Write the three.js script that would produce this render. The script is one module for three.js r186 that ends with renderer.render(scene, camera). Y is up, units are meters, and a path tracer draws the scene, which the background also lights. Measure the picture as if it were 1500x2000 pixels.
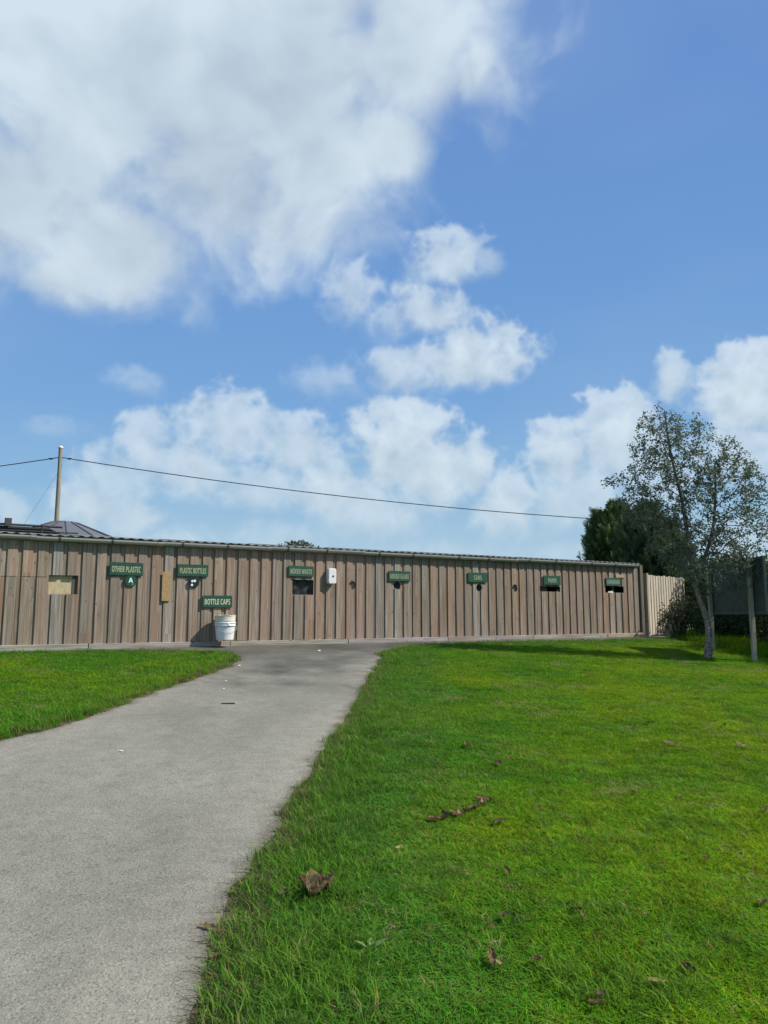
import * as THREE from 'three';
import { mergeGeometries } from 'three/addons/utils/BufferGeometryUtils.js';
import { Brush, Evaluator, SUBTRACTION } from 'three-bvh-csg';

// ---------------------------------------------------------------- camera, sky, sun, exposure
const scene = new THREE.Scene();
const renderer = new THREE.WebGLRenderer({ antialias: true });
renderer.toneMapping = THREE.LinearToneMapping;
renderer.toneMappingExposure = 1.2;
renderer.shadowMap.enabled = true;
const EYE = 0.58;                                    // camera above the foot of the shed wall
const camera = new THREE.PerspectiveCamera(67.98, 768 / 1024, 0.05, 3000);
camera.position.set(0, EYE, 0);
camera.rotation.set(THREE.MathUtils.degToRad(7.6), 0, 0);
const sunDir = new THREE.Vector3(1.673, 1.65, 0.152).normalize();
const sun = new THREE.DirectionalLight(new THREE.Color(1.0, 0.94, 0.84), 4.5);
sun.position.copy(sunDir).multiplyScalar(60).add(new THREE.Vector3(0, 0, -11));
sun.target.position.set(0, 0, -11);
sun.castShadow = true; sun.shadow.radius = 2.2; sun.shadow.mapSize.set(4096, 4096); sun.shadow.bias = -0.0004;
Object.assign(sun.shadow.camera, { left: -26, right: 26, top: 26, bottom: -26, near: 1, far: 140 });
scene.add(sun, sun.target);

// ---------------------------------------------------------------- small tools
function rng(seed) { let a = seed >>> 0; return () => { a = (a + 0x6D2B79F5) | 0; let t = Math.imul(a ^ (a >>> 15), 1 | a); t = (t + Math.imul(t ^ (t >>> 7), 61 | t)) ^ t; return ((t ^ (t >>> 14)) >>> 0) / 4294967296; }; }
const R0 = rng(7);
const PERM = new Uint8Array(512); { const p = [...Array(256).keys()]; for (let i = 255; i > 0; i--) { const j = Math.floor(R0() * (i + 1)); [p[i], p[j]] = [p[j], p[i]]; } for (let i = 0; i < 512; i++) PERM[i] = p[i & 255]; }
function grad(h, x, y, z) { h &= 15; const u = h < 8 ? x : y, v = h < 4 ? y : h === 12 || h === 14 ? x : z; return (h & 1 ? -u : u) + (h & 2 ? -v : v); }
function noise(x, y = 0, z = 0) {
  const fx = Math.floor(x), fy = Math.floor(y), fz = Math.floor(z), X = fx & 255, Y = fy & 255, Z = fz & 255; x -= fx; y -= fy; z -= fz;
  const u = x * x * x * (x * (x * 6 - 15) + 10), v = y * y * y * (y * (y * 6 - 15) + 10), w = z * z * z * (z * (z * 6 - 15) + 10);
  const A = PERM[X] + Y, AA = PERM[A] + Z, AB = PERM[A + 1] + Z, B = PERM[X + 1] + Y, BA = PERM[B] + Z, BB = PERM[B + 1] + Z;
  const l = (t, a, b) => a + t * (b - a);
  return l(w, l(v, l(u, grad(PERM[AA], x, y, z), grad(PERM[BA], x - 1, y, z)), l(u, grad(PERM[AB], x, y - 1, z), grad(PERM[BB], x - 1, y - 1, z))),
    l(v, l(u, grad(PERM[AA + 1], x, y, z - 1), grad(PERM[BA + 1], x - 1, y, z - 1)), l(u, grad(PERM[AB + 1], x, y - 1, z - 1), grad(PERM[BB + 1], x - 1, y - 1, z - 1))));
}
function fbm(x, y, z, o) { let s = 0, a = 0.5, n = 0; for (let i = 0; i < o; i++) { s += a * noise(x, y, z); n += a; x = x * 2.03 + 11.3; y = y * 2.03 + 5.7; z = z * 2.03 + 3.1; a *= 0.5; } return s / n; }
const clamp = (v, a = 0, b = 1) => v < a ? a : v > b ? b : v, lerp = (a, b, t) => a + (b - a) * t;
const sstep = (a, b, v) => { const t = clamp((v - a) / (b - a)); return t * t * (3 - 2 * t); };
const srgb = (c) => c <= 0.0031308 ? 12.92 * c : 1.055 * Math.pow(c, 1 / 2.4) - 0.055;
const mix3 = (a, b, t) => [lerp(a[0], b[0], t), lerp(a[1], b[1], t), lerp(a[2], b[2], t)];

// ---------------------------------------------------------------- sky: air and clouds by azimuth and elevation (degrees)
function buildSky() {
  const W = 4096, H = 2048, data = new Float32Array(W * H * 4), D2R = Math.PI / 180;
  // cumulus: azimuth, elevation of the base line, half width, height above, depth below, edge softness, opacity
  const puffs = [
    [4.9, 25.4, 3.8, 2.7, 1.6, .55, .80], [8.2, 25.4, 1.6, 1.4, 1.0, .8, .5], [-2.4, 23.3, 2.8, 2.7, 2.4, .7, .66], [3.2, 22.0, 4.2, 2.7, 1.6, .55, .8], [0.4, 21.6, 3, 1.6, 1.6, .9, .5], [6.6, 18.2, 5.4, 3.6, 1.8, .45, .92], [1.2, 18.0, 4.2, 2.1, 1.7, .55, .75],
    [-4.4, 17.1, 3.4, 1.7, 1.4, 1.0, .42], [-18.5, 16.3, 2.6, 1.3, 1.1, 1.1, .35], [-24, 12.6, 2.6, .9, .8, 1.1, .26],
    [-17.8, 11.6, 2.4, 3.0, 3.2, .5, .75], [-19.8, 9.6, 3.8, 2.6, 3.0, .6, .66], [-11.8, 13.4, 4.4, 3.2, 3.2, .5, .78], [-14.4, 10.4, 3.2, 2.8, 2.6, .4, .8], [-6.6, 12.4, 4.0, 2.7, 3.4, .5, .78], [-9.5, 9.4, 4.2, 2.2, 2.4, .5, .7],
    [1.2, 12.0, 4.6, 4.5, 4.6, .4, .95], [3.4, 10.4, 4.2, 3.8, 3.6, .4, .95], [6.9, 10.4, 1.7, 2.8, 2.2, .4, .85], [9.2, 7.6, 3.0, 3.6, 2.8, .4, .85], [-4.4, 9.2, 3.6, 3.0, 2.6, .4, .85], [-1.0, 7.6, 5.6, 2.6, 2.6, .6, .7],
    [-21.4, 7.2, 3.2, 2.8, 2.2, .45, .78], [-19.0, 6.6, 3.0, 2.2, 2.0, .45, .72], [-26.4, 6.6, 1.5, 1.5, 1.4, .5, .6], [-15.6, 4.4, 4.4, 2.0, 1.6, .6, .62], [-8.5, 5.4, 5.0, 1.8, 1.8, .9, .42],
    [13.4, 11.2, 2.8, 3.4, 3.2, .4, .85], [17.6, 12.2, 4.2, 3.8, 3.8, .4, .88], [14.6, 8.0, 4.6, 3.4, 3.0, .6, .7], [20.0, 9.0, 4.6, 3.2, 3.4, .7, .6], [21.3, 16.4, 1.5, 1.9, 2.0, .5, .82], [27.2, 14.2, 4.6, 4.2, 3.6, .36, .97], [31.5, 13.2, 5.4, 5.2, 4.6, .4, .95], [26.0, 11.0, 5.4, 2.4, 3.4, .7, .72],
    [5.0, 3.4, 7.4, 2.2, 1.6, 1.0, .34], [16.0, 3.6, 6, 2.4, 1.8, 1.0, .45], [-2.8, 2.8, 6, 1.5, 1.2, 1.0, .3], [25.5, 4.4, 5, 2.2, 1.8, .9, .5],
    [38, 11, 5, 4, 3, .4, .9], [46, 9, 6, 4.2, 2.4, .4, .9], [57, 12, 5, 3.4, 2.2, .5, .85], [-38, 9, 6, 4, 3, .5, .8], [-50, 12, 6, 4.4, 2.6, .4, .9], [-63, 8, 7, 4.2, 2.4, .5, .85], [75, 8, 7, 4.6, 2.6, .4, .9], [-80, 11, 7, 4, 2.6, .4, .9],
    [97, 10, 8, 5, 3, .4, .9], [118, 12, 7, 4.6, 3, .4, .9], [140, 9, 8, 5, 3, .4, .9], [165, 13, 7, 4.6, 3, .5, .85], [-170, 9, 8, 4.6, 3, .4, .9], [-145, 12, 7, 4.6, 3, .4, .9], [-122, 9, 8, 4.6, 3, .4, .9], [-100, 14, 6, 4, 3, .5, .85],
  ];
  // the broad torn cloud: overlapping soft lobes
  const lobes = [[-12, 39, 19, 9.5], [-24, 34, 13, 10], [-30, 28, 10, 7.5], [-14, 31, 11, 6.5], [-20, 25.5, 8.5, 4.6], [-6, 33, 9, 6.5], [2.6, 39, 8, 5.4], [0.0, 33.6, 4.4, 3.2], [-24, 22.6, 4, 2.2], [-40, 34, 16, 9], [-22, 48, 22, 9], [-2, 48, 13, 7], [-52, 44, 16, 9], [60, 46, 18, 9], [120, 38, 20, 10], [-130, 40, 20, 10], [175, 44, 18, 9]];
  const blue = [[0, [.50, .66, .74]], [4, [.40, .585, .72]], [9, [.265, .475, .71]], [15, [.19, .385, .69]], [24, [.152, .325, .65]], [34, [.140, .290, .615]], [44, [.135, .275, .60]], [60, [.115, .24, .55]], [90, [.09, .20, .48]]];
  const air = (el) => { for (let i = 1; i < blue.length; i++) if (el <= blue[i][0]) return mix3(blue[i - 1][1], blue[i][1], (el - blue[i - 1][0]) / (blue[i][0] - blue[i - 1][0])); return blue[blue.length - 1][1]; };
  const dAz = (a, b) => { let d = a - b; if (d > 180) d -= 360; if (d < -180) d += 360; return d; };
  const sAz = Math.atan2(sunDir.x, -sunDir.z) / D2R;
  for (let j = 0; j < H; j++) {
    const el = ((j + 0.5) / H - 0.5) * 180;
    if (el < -1) { for (let i = 0; i < W; i++) { const o = (j * W + i) * 4; data[o] = .30; data[o + 1] = .36; data[o + 2] = .36; data[o + 3] = 1; } continue; }
    const ce = Math.cos(el * D2R), se = Math.sin(el * D2R), sky = air(Math.max(el, 0));
    const row = puffs.filter((p) => el > p[1] - p[4] * 2.2 - 1.5 && el < p[1] + p[3] * 1.9 + 1.5), rowL = lobes.filter((p) => Math.abs(el - p[1]) < p[3] * 1.8);
    for (let i = 0; i < W; i++) {
      const ph = ((i + 0.5) / W - 0.5) * 2 * Math.PI, x = Math.cos(ph) * ce, z = Math.sin(ph) * ce, y = se;
      const az = Math.atan2(x, -z) / D2R;
      let c = sky;
      // thin high veil
      const veil = clamp(fbm(x * 3 + 9, y * 6, z * 3, 3) * 1.2 + .05) * .10; c = mix3(c, [.62, .72, .80], veil);
      // broad cloud
      let b = -1;
      for (const p of rowL) { const q = 1 - Math.hypot(dAz(az, p[0]) * Math.max(ce, .3) / .82 / p[2], (el - p[1]) / p[3]); if (q > -1) b = Math.max(b, q) + 0.10 * Math.max(0, Math.min(b, q)); }
      for (const [ha, he, hr] of [[-2.1, 40.4, 1.7], [-17, 32.2, 2.2], [6.5, 35.2, 1.8]]) b -= .36 * Math.exp(-(Math.pow(dAz(az, ha) * ce, 2) + Math.pow((el - he) * 1.5, 2)) / (hr * hr));
      if (b > -.75) {
        const wx = noise(x * 6, y * 6, z * 6), wy = noise(x * 11 + 5, y * 11, z * 11), n = fbm(x * 7 + wx * .5, y * 7 + 3, z * 7, 6), nn = fbm(x * 17 + 4 + n * 1.4 + wy * .5, y * 17 - wy * .6, z * 17 + n * 1.2, 6);
        const d = b * 1.35 + n * .85 + nn * .6 + .14;
        const a = sstep(-.3, 1.0, d) * .97;
        const n2 = fbm(x * 5 + 20, y * 6, z * 5, 4), lit = clamp(.58 + n2 * 1.35 + nn * .5 + n * .25 - clamp(b - .5) * .15);
        c = mix3(c, mix3([.44, .545, .655], [.655, .765, .85], lit), a);
      }
      // cumulus
      if (row.length) {
        let best = -9, op = 0, soft = .5, thick = 0, tot = 0, so = 0, hi = 0;
        for (const p of row) {
          const da = dAz(az, p[0]) * ce / Math.cos(p[1] * D2R); if (Math.abs(da) > p[2] * 2) continue;
          const e = el - p[1], q = 1 - Math.hypot(da / p[2], e > 0 ? e / p[3] : e / p[4]);
          if (q > -.9) { const w = Math.exp(q * 5); tot += w; op += w * p[6]; so += w * p[5]; hi += w * clamp(e / (e > 0 ? p[3] : p[4]), -1, 1); best = Math.max(best, q); thick += Math.max(0, q); }
        }
        if (tot > 0) {
          op /= tot; soft = so / tot; hi /= tot;
          const f = 1, w1 = noise(x * 22, y * 22, z * 22) * .25;
          let bil = 0, amp = .5, fr = 24 * f; for (let o = 0; o < 6; o++) { bil += amp * (.36 - Math.abs(noise(x * fr + w1, y * fr + o * 7.1, z * fr - w1))) * 2; amp *= .55; fr *= 2.05; }
          const fb = fbm(x * 40 + 7, y * 44, z * 40, 4);
          const up = hi > 0 ? 1 : lerp(1, .5, -hi);
          const d = best + bil * .56 * up + fb * .22 + .04;
          const a = sstep(0, (soft + .25) * (hi > 0 ? lerp(1, .45, hi) : 1.15), d) * clamp(op * (0.72 + .38 * clamp(d)));
          // light comes from the side of the sun and from above: raised puffs are white, hollows and bases grey
          const sx = noise(x * 30 + sunDir.x * .35, y * 30 + .32, z * 30) - noise(x * 30, y * 30, z * 30);
          const lit = clamp(.5 + bil * .42 + hi * .30 - sx * .4 + fb * .15);
          const cc = mix3([.42, .545, .66], [.68, .785, .87], lit);
          c = mix3(c, mix3(cc, [.55, .685, .77], clamp(1 - el / 13) * .6), a * .95);
        }
      }
      const nearSun = Math.exp(-Math.pow(Math.hypot(dAz(az, sAz) * ce, el - 44.5) / 26, 2)); if (nearSun > .01) c = mix3(c, [.95, .98, 1.0], nearSun * .5);
      const o = (j * W + i) * 4; data[o] = c[0] * .845; data[o + 1] = c[1] * .845; data[o + 2] = c[2] * .845; data[o + 3] = 1;
    }
  }
  const t = new THREE.DataTexture(data, W, H, THREE.RGBAFormat, THREE.FloatType);
  t.mapping = THREE.EquirectangularReflectionMapping; t.magFilter = THREE.LinearFilter; t.minFilter = THREE.LinearFilter; t.needsUpdate = true;
  return t;
}
const skyTexture = buildSky();
scene.background = skyTexture; scene.environment = skyTexture;

// ---------------------------------------------------------------- names, labels, meshes
const taken = new Map();
const numbered = (n) => { const k = taken.get(n) ?? 0; taken.set(n, k + 1); return k ? `${n}_${String(k).padStart(3, '0')}` : n; };
function tag(o, label, category, group, kind) { o.userData.label = label; if (category) o.userData.category = category; if (group) o.userData.group = group; if (kind) o.userData.kind = kind; return o; }
function shade(o) { o.castShadow = true; o.receiveShadow = true; return o; }
function mesh(name, geo, mat, parent) { const m = shade(new THREE.Mesh(geo, mat)); m.name = parent ? name : numbered(name); (parent ?? scene).add(m); return m; }
function thing(name, label, category, pos = [0, 0, 0], turn = 0, group) { const g = new THREE.Group(); g.name = numbered(name); g.position.set(...pos); g.rotation.y = turn; scene.add(g); return tag(g, label, category, group); }
function tex(w, h, fn, color = true, rep) {
  const d = new Uint8Array(w * h * 4);
  for (let j = 0; j < h; j++) for (let i = 0; i < w; i++) { const c = fn(i / w, j / h, i, j), o = (j * w + i) * 4; for (let k = 0; k < 3; k++) d[o + k] = clamp(color ? srgb(Math.max(0, c[k])) : c[k]) * 255; d[o + 3] = 255; }
  const t = new THREE.DataTexture(d, w, h); t.wrapS = t.wrapT = THREE.RepeatWrapping; t.magFilter = THREE.LinearFilter; t.minFilter = THREE.LinearMipmapLinearFilter; t.generateMipmaps = true;
  if (color) t.colorSpace = THREE.SRGBColorSpace; if (rep) t.repeat.set(...rep); t.needsUpdate = true; return t;
}
const std = (rgb, roughness = .8, more = {}) => new THREE.MeshStandardMaterial({ color: new THREE.Color().setRGB(...rgb), roughness, ...more });
function paint(geo, rgb) { const n = geo.attributes.position.count, a = new Float32Array(n * 3); for (let i = 0; i < n; i++) a.set(rgb, i * 3); geo.setAttribute('color', new THREE.BufferAttribute(a, 3)); return geo; }
function box(w, h, d, x = 0, y = 0, z = 0, bevel = 0.003) {
  const s = new THREE.Shape(); const b = bevel, W = w / 2 - b, H = h / 2 - b; s.moveTo(-W, -H); s.lineTo(W, -H); s.lineTo(W, H); s.lineTo(-W, H); s.closePath();
  const g = new THREE.ExtrudeGeometry(s, { depth: d - 2 * b, bevelEnabled: true, bevelSize: b, bevelThickness: b, bevelSegments: 1 }); g.translate(x, y, z - d / 2 + b); return g;
}
function cyl(r0, r1, h, seg = 12, x = 0, y = 0, z = 0) { return new THREE.CylinderGeometry(r1, r0, h, seg).translate(x, y + h / 2, z); }
function bar(a, b, r, seg = 6, r2 = r) { const A = new THREE.Vector3(...a), B = new THREE.Vector3(...b), d = B.clone().sub(A), g = new THREE.CylinderGeometry(r2, r, d.length(), seg); g.applyQuaternion(new THREE.Quaternion().setFromUnitVectors(new THREE.Vector3(0, 1, 0), d.normalize())); g.translate((a[0] + b[0]) / 2, (a[1] + b[1]) / 2, (a[2] + b[2]) / 2); return g; }

// ---------------------------------------------------------------- the lie of the land
const TH = THREE.MathUtils.degToRad(31.3), WX = Math.cos(TH), WZ = -Math.sin(TH), NX = Math.sin(TH), NZ = Math.cos(TH), WALL_D = 13.248, SLOPE = 0.07;
const fromWall = (x, z) => x * NX + z * NZ + WALL_D;                 // metres in front of the shed wall
const wallPoint = (s, y, out = 0) => [s * WX + (out - WALL_D) * NX, y, s * WZ + (out - WALL_D) * NZ];
function ground(x, z) {
  const d = fromWall(x, z), f = sstep(.3, 2.5, d);
  return -SLOPE * (d > 0 ? Math.min(d, 30) : 0) + f * (.035 * noise(x * .32, z * .32, 3.7) + .012 * noise(x * 1.1, z * 1.1, 8.2));
}
const edge = (pts, n) => new THREE.CatmullRomCurve3(pts.map(([x, z]) => new THREE.Vector3(x, 0, z)), false, 'centripetal').getPoints(n).map((p) => [p.x, p.z]);
const wallStrip = [wallPoint(17.2, 0, -.1), wallPoint(-6, 0, -.1)].map((p) => [p[0], p[2]]);
const rightEdge = edge([[-.35, 8], [-.5, 2], [-.58, -1], [-.63, -2.67], [-.67, -2.98], [-.69, -3.38], [-.68, -3.92], [-.62, -4.4], [-.62, -5.08], [-.53, -5.84], [-.48, -6.68], [-.37, -7.81], [-.3, -9.4], [-.13, -11.6], [-.04, -12.7]], 150)
  .concat(edge([[-.16, -13.22], [.19, -14.25], [.6, -15.12], [1.95, -16.22], [3.41, -17.05], [5.47, -18.2], [6.75, -18.95]], 90));
const leftEdge = edge([[-9, -9.9], [-5.78, -11.75], [-4.1, -12.62], [-2.96, -12.86], [-2.46, -12.6], [-2.2, -11.85], [-2.3, -10.6], [-2.58, -8.88], [-2.78, -7.07], [-3.05, -6.22], [-3.3, -4.4], [-3.5, -1], [-3.7, 8]], 190);
const pathPoly = [...rightEdge, ...wallStrip, ...leftEdge].map(([x, z]) => [x + .055 * noise(x * 3.1, z * 3.1, 1.3) + .03 * noise(x * 9, z * 9, 4.1), z + .04 * noise(x * 3.3, z * 3.3, 6.3) * (fromWall(x, z) > .3 ? 1 : 0)]);
const polyGrid = { x0: -9.5, z0: -20, x1: 9 };
function pathDist(x, z) {                                             // signed distance to the path's edge, negative on the tarmac
  let best = 1e9, inside = false; const P = pathPoly;
  for (let i = 0, j = P.length - 1; i < P.length; j = i++) {
    const [ax, az] = P[j], [bx, bz] = P[i], ex = bx - ax, ez = bz - az, t = clamp(((x - ax) * ex + (z - az) * ez) / (ex * ex + ez * ez + 1e-12)), dx = ax + ex * t - x, dz = az + ez * t - z, d = dx * dx + dz * dz;
    if (d < best) best = d;
    if ((az > z) !== (bz > z) && x < (bx - ax) * (z - az) / (bz - az) + ax) inside = !inside;
  }
  return (inside ? -1 : 1) * Math.sqrt(best);
}
// a coarse table of that distance for the many grass lookups
const DT = (() => { const h = .05, nx = Math.ceil((polyGrid.x1 - polyGrid.x0) / h), nz = Math.ceil(22 / h), a = new Float32Array(nx * nz); for (let j = 0; j < nz; j++) for (let i = 0; i < nx; i++) a[j * nx + i] = pathDist(polyGrid.x0 + i * h, polyGrid.z0 + j * h); return { h, nx, nz, a }; })();
function pd(x, z) { const u = (x - polyGrid.x0) / DT.h, v = (z - polyGrid.z0) / DT.h, i = Math.floor(u), j = Math.floor(v); if (i < 0 || j < 0 || i > DT.nx - 2 || j > DT.nz - 2) return pathDist(x, z); const a = DT.a, o = j * DT.nx + i; return lerp(lerp(a[o], a[o + 1], u - i), lerp(a[o + DT.nx], a[o + DT.nx + 1], u - i), v - j); }

// lawn tint: patches of lush, yellow and dry turf, the same for soil sheet and blades
function turf(x, z) {
  const a = fbm(x * .55, z * .55, 2.2, 3), b = fbm(x * 1.6 + 40, z * 1.6, 7.7, 3), e = sstep(1.5, 0, pd(x, z)) * (x > -1.5 ? 1 : .5);
  const yellow = clamp(.34 + a * 1.3 + b * .7 + sstep(.2, 2.2, x) * .28 - e * .65), dry = sstep(.13, .42, fbm(x * 1.15 + 80, z * 1.15 + 12, 4.4, 4)) * (1 - e * .7);
  return { yellow, dry, e };
}

{ // one ground sheet out to the horizon, finest where the photograph looks
  const axis = (fine0, fine1, step, far) => { const v = []; for (let x = fine0; x <= fine1 + 1e-6; x += step) v.push(x); let g = step; let a = fine0, b = fine1; while (b < far) { g *= 1.35; b += g; a -= g; v.push(b); v.unshift(a); } return v; };
  const xs = axis(-9, 10, .12, 900), zs = axis(-22, 3, .12, 900), nx = xs.length, nz = zs.length, pos = new Float32Array(nx * nz * 3), col = new Float32Array(nx * nz * 3), uv = new Float32Array(nx * nz * 2), idx = [];
  for (let j = 0; j < nz; j++) for (let i = 0; i < nx; i++) {
    const x = xs[i], z = zs[j], o = j * nx + i, near = x > -9.4 && x < 10.2 && z > -22.2 && z < 3.2;
    pos.set([x, ground(x, z), z], o * 3); uv.set([x / 1.3, z / 1.3], o * 2);
    let c = [.060, .085, .022];
    if (near) { const t = turf(x, z), d = pd(x, z); c = mix3([.05, .105, .006], [.115, .15, .006], t.yellow); c = mix3(c, [.15, .125, .06], t.dry * .6); c = mix3(c, [.13, .10, .068], sstep(.16, .02, d + .05 * noise(x * 7, z * 7, 2))); }
    col.set(c, o * 3);
    if (i < nx - 1 && j < nz - 1) idx.push(o, o + nx, o + 1, o + 1, o + nx, o + nx + 1);
  }
  const g = new THREE.BufferGeometry(); g.setAttribute('position', new THREE.BufferAttribute(pos, 3)); g.setAttribute('color', new THREE.BufferAttribute(col, 3)); g.setAttribute('uv', new THREE.BufferAttribute(uv, 2)); g.setIndex(idx); g.computeVertexNormals();
  const grain = tex(512, 512, (u, v) => { const n = fbm(u * 60, v * 60, 1, 3), m = fbm(u * 14, v * 14, 5, 3), k = clamp(.95 + n * .8 + m * .5, .35, 1.7) * .8; return [k, k, k * .95]; });
  tag(mesh('lawn', g, new THREE.MeshStandardMaterial({ map: grain, vertexColors: true, roughness: 1 })), 'sloping green lawn ground under the grass', null, null, 'structure');
}

{ // tarmac path: fine cells whose rim is snapped to the edge line
  const h = .07, x0 = -9.2, z0 = -19.6, nx = Math.round(16.6 / h), nz = Math.round(22.5 / h), id = new Int32Array((nx + 1) * (nz + 1)).fill(-1), pos = [], col = [], uv = [], idx = [];
  const vert = (i, j) => {
    const o = j * (nx + 1) + i; if (id[o] !== -1) return id[o];
    let x = x0 + i * h, z = z0 + j * h, d = pd(x, z);
    if (d > h * 1.0) return id[o] = -2;
    if (d > -h * .45) { const e = .02, gx = (pd(x + e, z) - pd(x - e, z)) / (2 * e), gz = (pd(x, z + e) - pd(x, z - e)) / (2 * e), l = Math.hypot(gx, gz) || 1; x -= gx / l * d; z -= gz / l * d; d = 0; }
    const dw = fromWall(x, z), n1 = fbm(x * .5, z * .35, 9, 3), n2 = fbm(x * 2.2, z * 1.6, 12, 4), n3 = fbm(x * 6, z * 6, 2.5, 3);
    // worn light chippings in the middle and along the verges, darker bitumen where the surface is newer by the shed
    let k = .268 + n1 * .07 + n2 * .05 + n3 * .03 + .035 * sstep(6, 10, dw); k -= .142 * sstep(4.6, 1.9, dw + n2 * 2.2 + n1); k -= .05 * sstep(.05, .4, fbm(x * .8 + 30, z * .45, 21, 3) + .08) ;
    let c = [k * 1.035, k, k * .845];
    const dust = sstep(.55, .0, -d + n2 * .5) * (.55 + .45 * n3 * 2); c = mix3(c, [.37, .345, .29], clamp(dust) * .75 * sstep(1.4, 2.6, dw));
    c = mix3(c, [.155, .115, .082], sstep(.10, .0, -d + .07 * noise(x * 5, z * 5, 3.3)) * .55 * sstep(.6, 1.6, dw));
    pos.push(x, ground(x, z) + .008, z); col.push(...c); uv.push(x / 1.4, z / 1.4); return id[o] = pos.length / 3 - 1;
  };
  for (let j = 0; j < nz; j++) for (let i = 0; i < nx; i++) { const q = [vert(i, j), vert(i, j + 1), vert(i + 1, j), vert(i + 1, j + 1)]; if (q[0] >= 0 && q[1] >= 0 && q[2] >= 0) idx.push(q[0], q[1], q[2]); if (q[2] >= 0 && q[1] >= 0 && q[3] >= 0) idx.push(q[2], q[1], q[3]); }
  const g = new THREE.BufferGeometry(); g.setAttribute('position', new THREE.Float32BufferAttribute(pos, 3)); g.setAttribute('color', new THREE.Float32BufferAttribute(col, 3)); g.setAttribute('uv', new THREE.Float32BufferAttribute(uv, 2)); g.setIndex(idx); g.computeVertexNormals();
  // stone chippings: many small pale and dark flecks
  const S = 1024, f = new Float32Array(S * S).fill(1), R = rng(31), bump = new Float32Array(S * S).fill(.5);
  for (let k = 0; k < 42000; k++) { const cx = R() * S, cy = R() * S, r = 1 + R() * R() * 4.2, t = R(), v = t < .45 ? .6 + R() * .28 : t < .92 ? 1.06 + R() * .28 : 1.4 + R() * .6, b = .4 + R() * .6; for (let y = -Math.ceil(r); y <= r; y++) for (let x = -Math.ceil(r); x <= r; x++) if (x * x + y * y < r * r) { const o = ((cy + y + S) % S | 0) * S + ((cx + x + S) % S | 0); f[o] = v; bump[o] = b; } }
  const map = tex(S, S, (u, v, i, j) => { const n = 1 + .16 * noise(u * 12, v * 12, 4), k = f[j * S + i] * n * .93; return [k * .82, k * .82, k * .82]; });
  const bm = tex(S, S, (u, v, i, j) => { const k = bump[j * S + i]; return [k, k, k]; }, false);
  const m = new THREE.MeshStandardMaterial({ map, vertexColors: true, roughness: .92, bumpMap: bm, bumpScale: .004 }); m.color.setRGB(.975, .97, .92);
  tag(mesh('path', g, m), 'worn grey tarmac path widening towards the timber shed', null, null, 'structure');
}

// ---------------------------------------------------------------- wood
function woodTex(seed, base, grey, greyAmount, knots) {
  const R = rng(seed), K = []; for (let i = 0; i < knots; i++) K.push([R(), R(), .006 + R() * .010, .8 + R() * .6]);
  const W = 512, H = 1024;                                            // half a metre across, 2.4 m along the grain
  return tex(W, H, (u, v) => {
    let x = u * .5, y = v * 2.4, warp = 0, dark = 0;
    for (const [ku, kv, r, q] of K) { const dx = x - ku * .5, dy = (y - kv * 2.4) / 1.7, d = Math.hypot(dx, dy); warp += Math.sign(dx) * r * .9 * Math.exp(-d * d / (r * r * 9)); dark = Math.max(dark, q * Math.exp(-d * d / (r * r * .6))); }
    const per = u * 2 * Math.PI, cx = Math.cos(per) * .08, cz = Math.sin(per) * .08;   // wraps round
    const g1 = noise((cx + warp * .5) * 190, y * .9 + seed, cz * 190), g2 = noise((cx + warp) * 420, y * 2.2, cz * 420 + seed), g3 = noise(cx * 1500, y * 9, cz * 1500), blot = fbm(cx * 26, y * 1.1 + seed * 3, cz * 26, 4);
    let k = 1.03 + g1 * .42 + g2 * .40 + g3 * .30 + blot * .5; let c = mix3(base, grey, clamp(greyAmount + blot * 1.25 + g1 * .35));
    k *= 1 - .6 * dark; if (g2 > .3) k *= .74; const al = sstep(.12, .5, fbm(cx * 14 + 5, y * 2.2 + seed, cz * 14, 3)) * .35; c = mix3(c, [c[0] * .8, c[1] * .98, c[2] * .82], al); return [c[0] * k, c[1] * k, c[2] * k];
  });
}
const GREY = [.245, .23, .20];
const woodMaps = [woodTex(11, [.252, .178, .125], GREY, .2, 9), woodTex(23, [.225, .165, .118], [.225, .215, .175], .36, 7), woodTex(37, [.262, .170, .115], [.245, .21, .17], .25, 11), woodTex(53, [.24, .20, .16], [.30, .285, .25], .4, 7)];
const woodMats = woodMaps.map((map) => new THREE.MeshStandardMaterial({ map, vertexColors: true, roughness: .88, bumpMap: map, bumpScale: .0015 }));
// planar uv in metres for a timber whose grain runs along axis 'y' (or 'x')
function woodUV(g, du, dv, along = 'y') { const p = g.attributes.position, uv = new Float32Array(p.count * 2); for (let i = 0; i < p.count; i++) { const x = p.getX(i) + p.getZ(i) * .7, y = p.getY(i), zz = p.getX(i); uv[i * 2] = (along === 'y' ? x : y + p.getZ(i) * .7) / .5 + du; uv[i * 2 + 1] = (along === 'y' ? y : zz) / 2.4 + dv; } g.setAttribute('uv', new THREE.BufferAttribute(uv, 2)); return g; }

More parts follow.
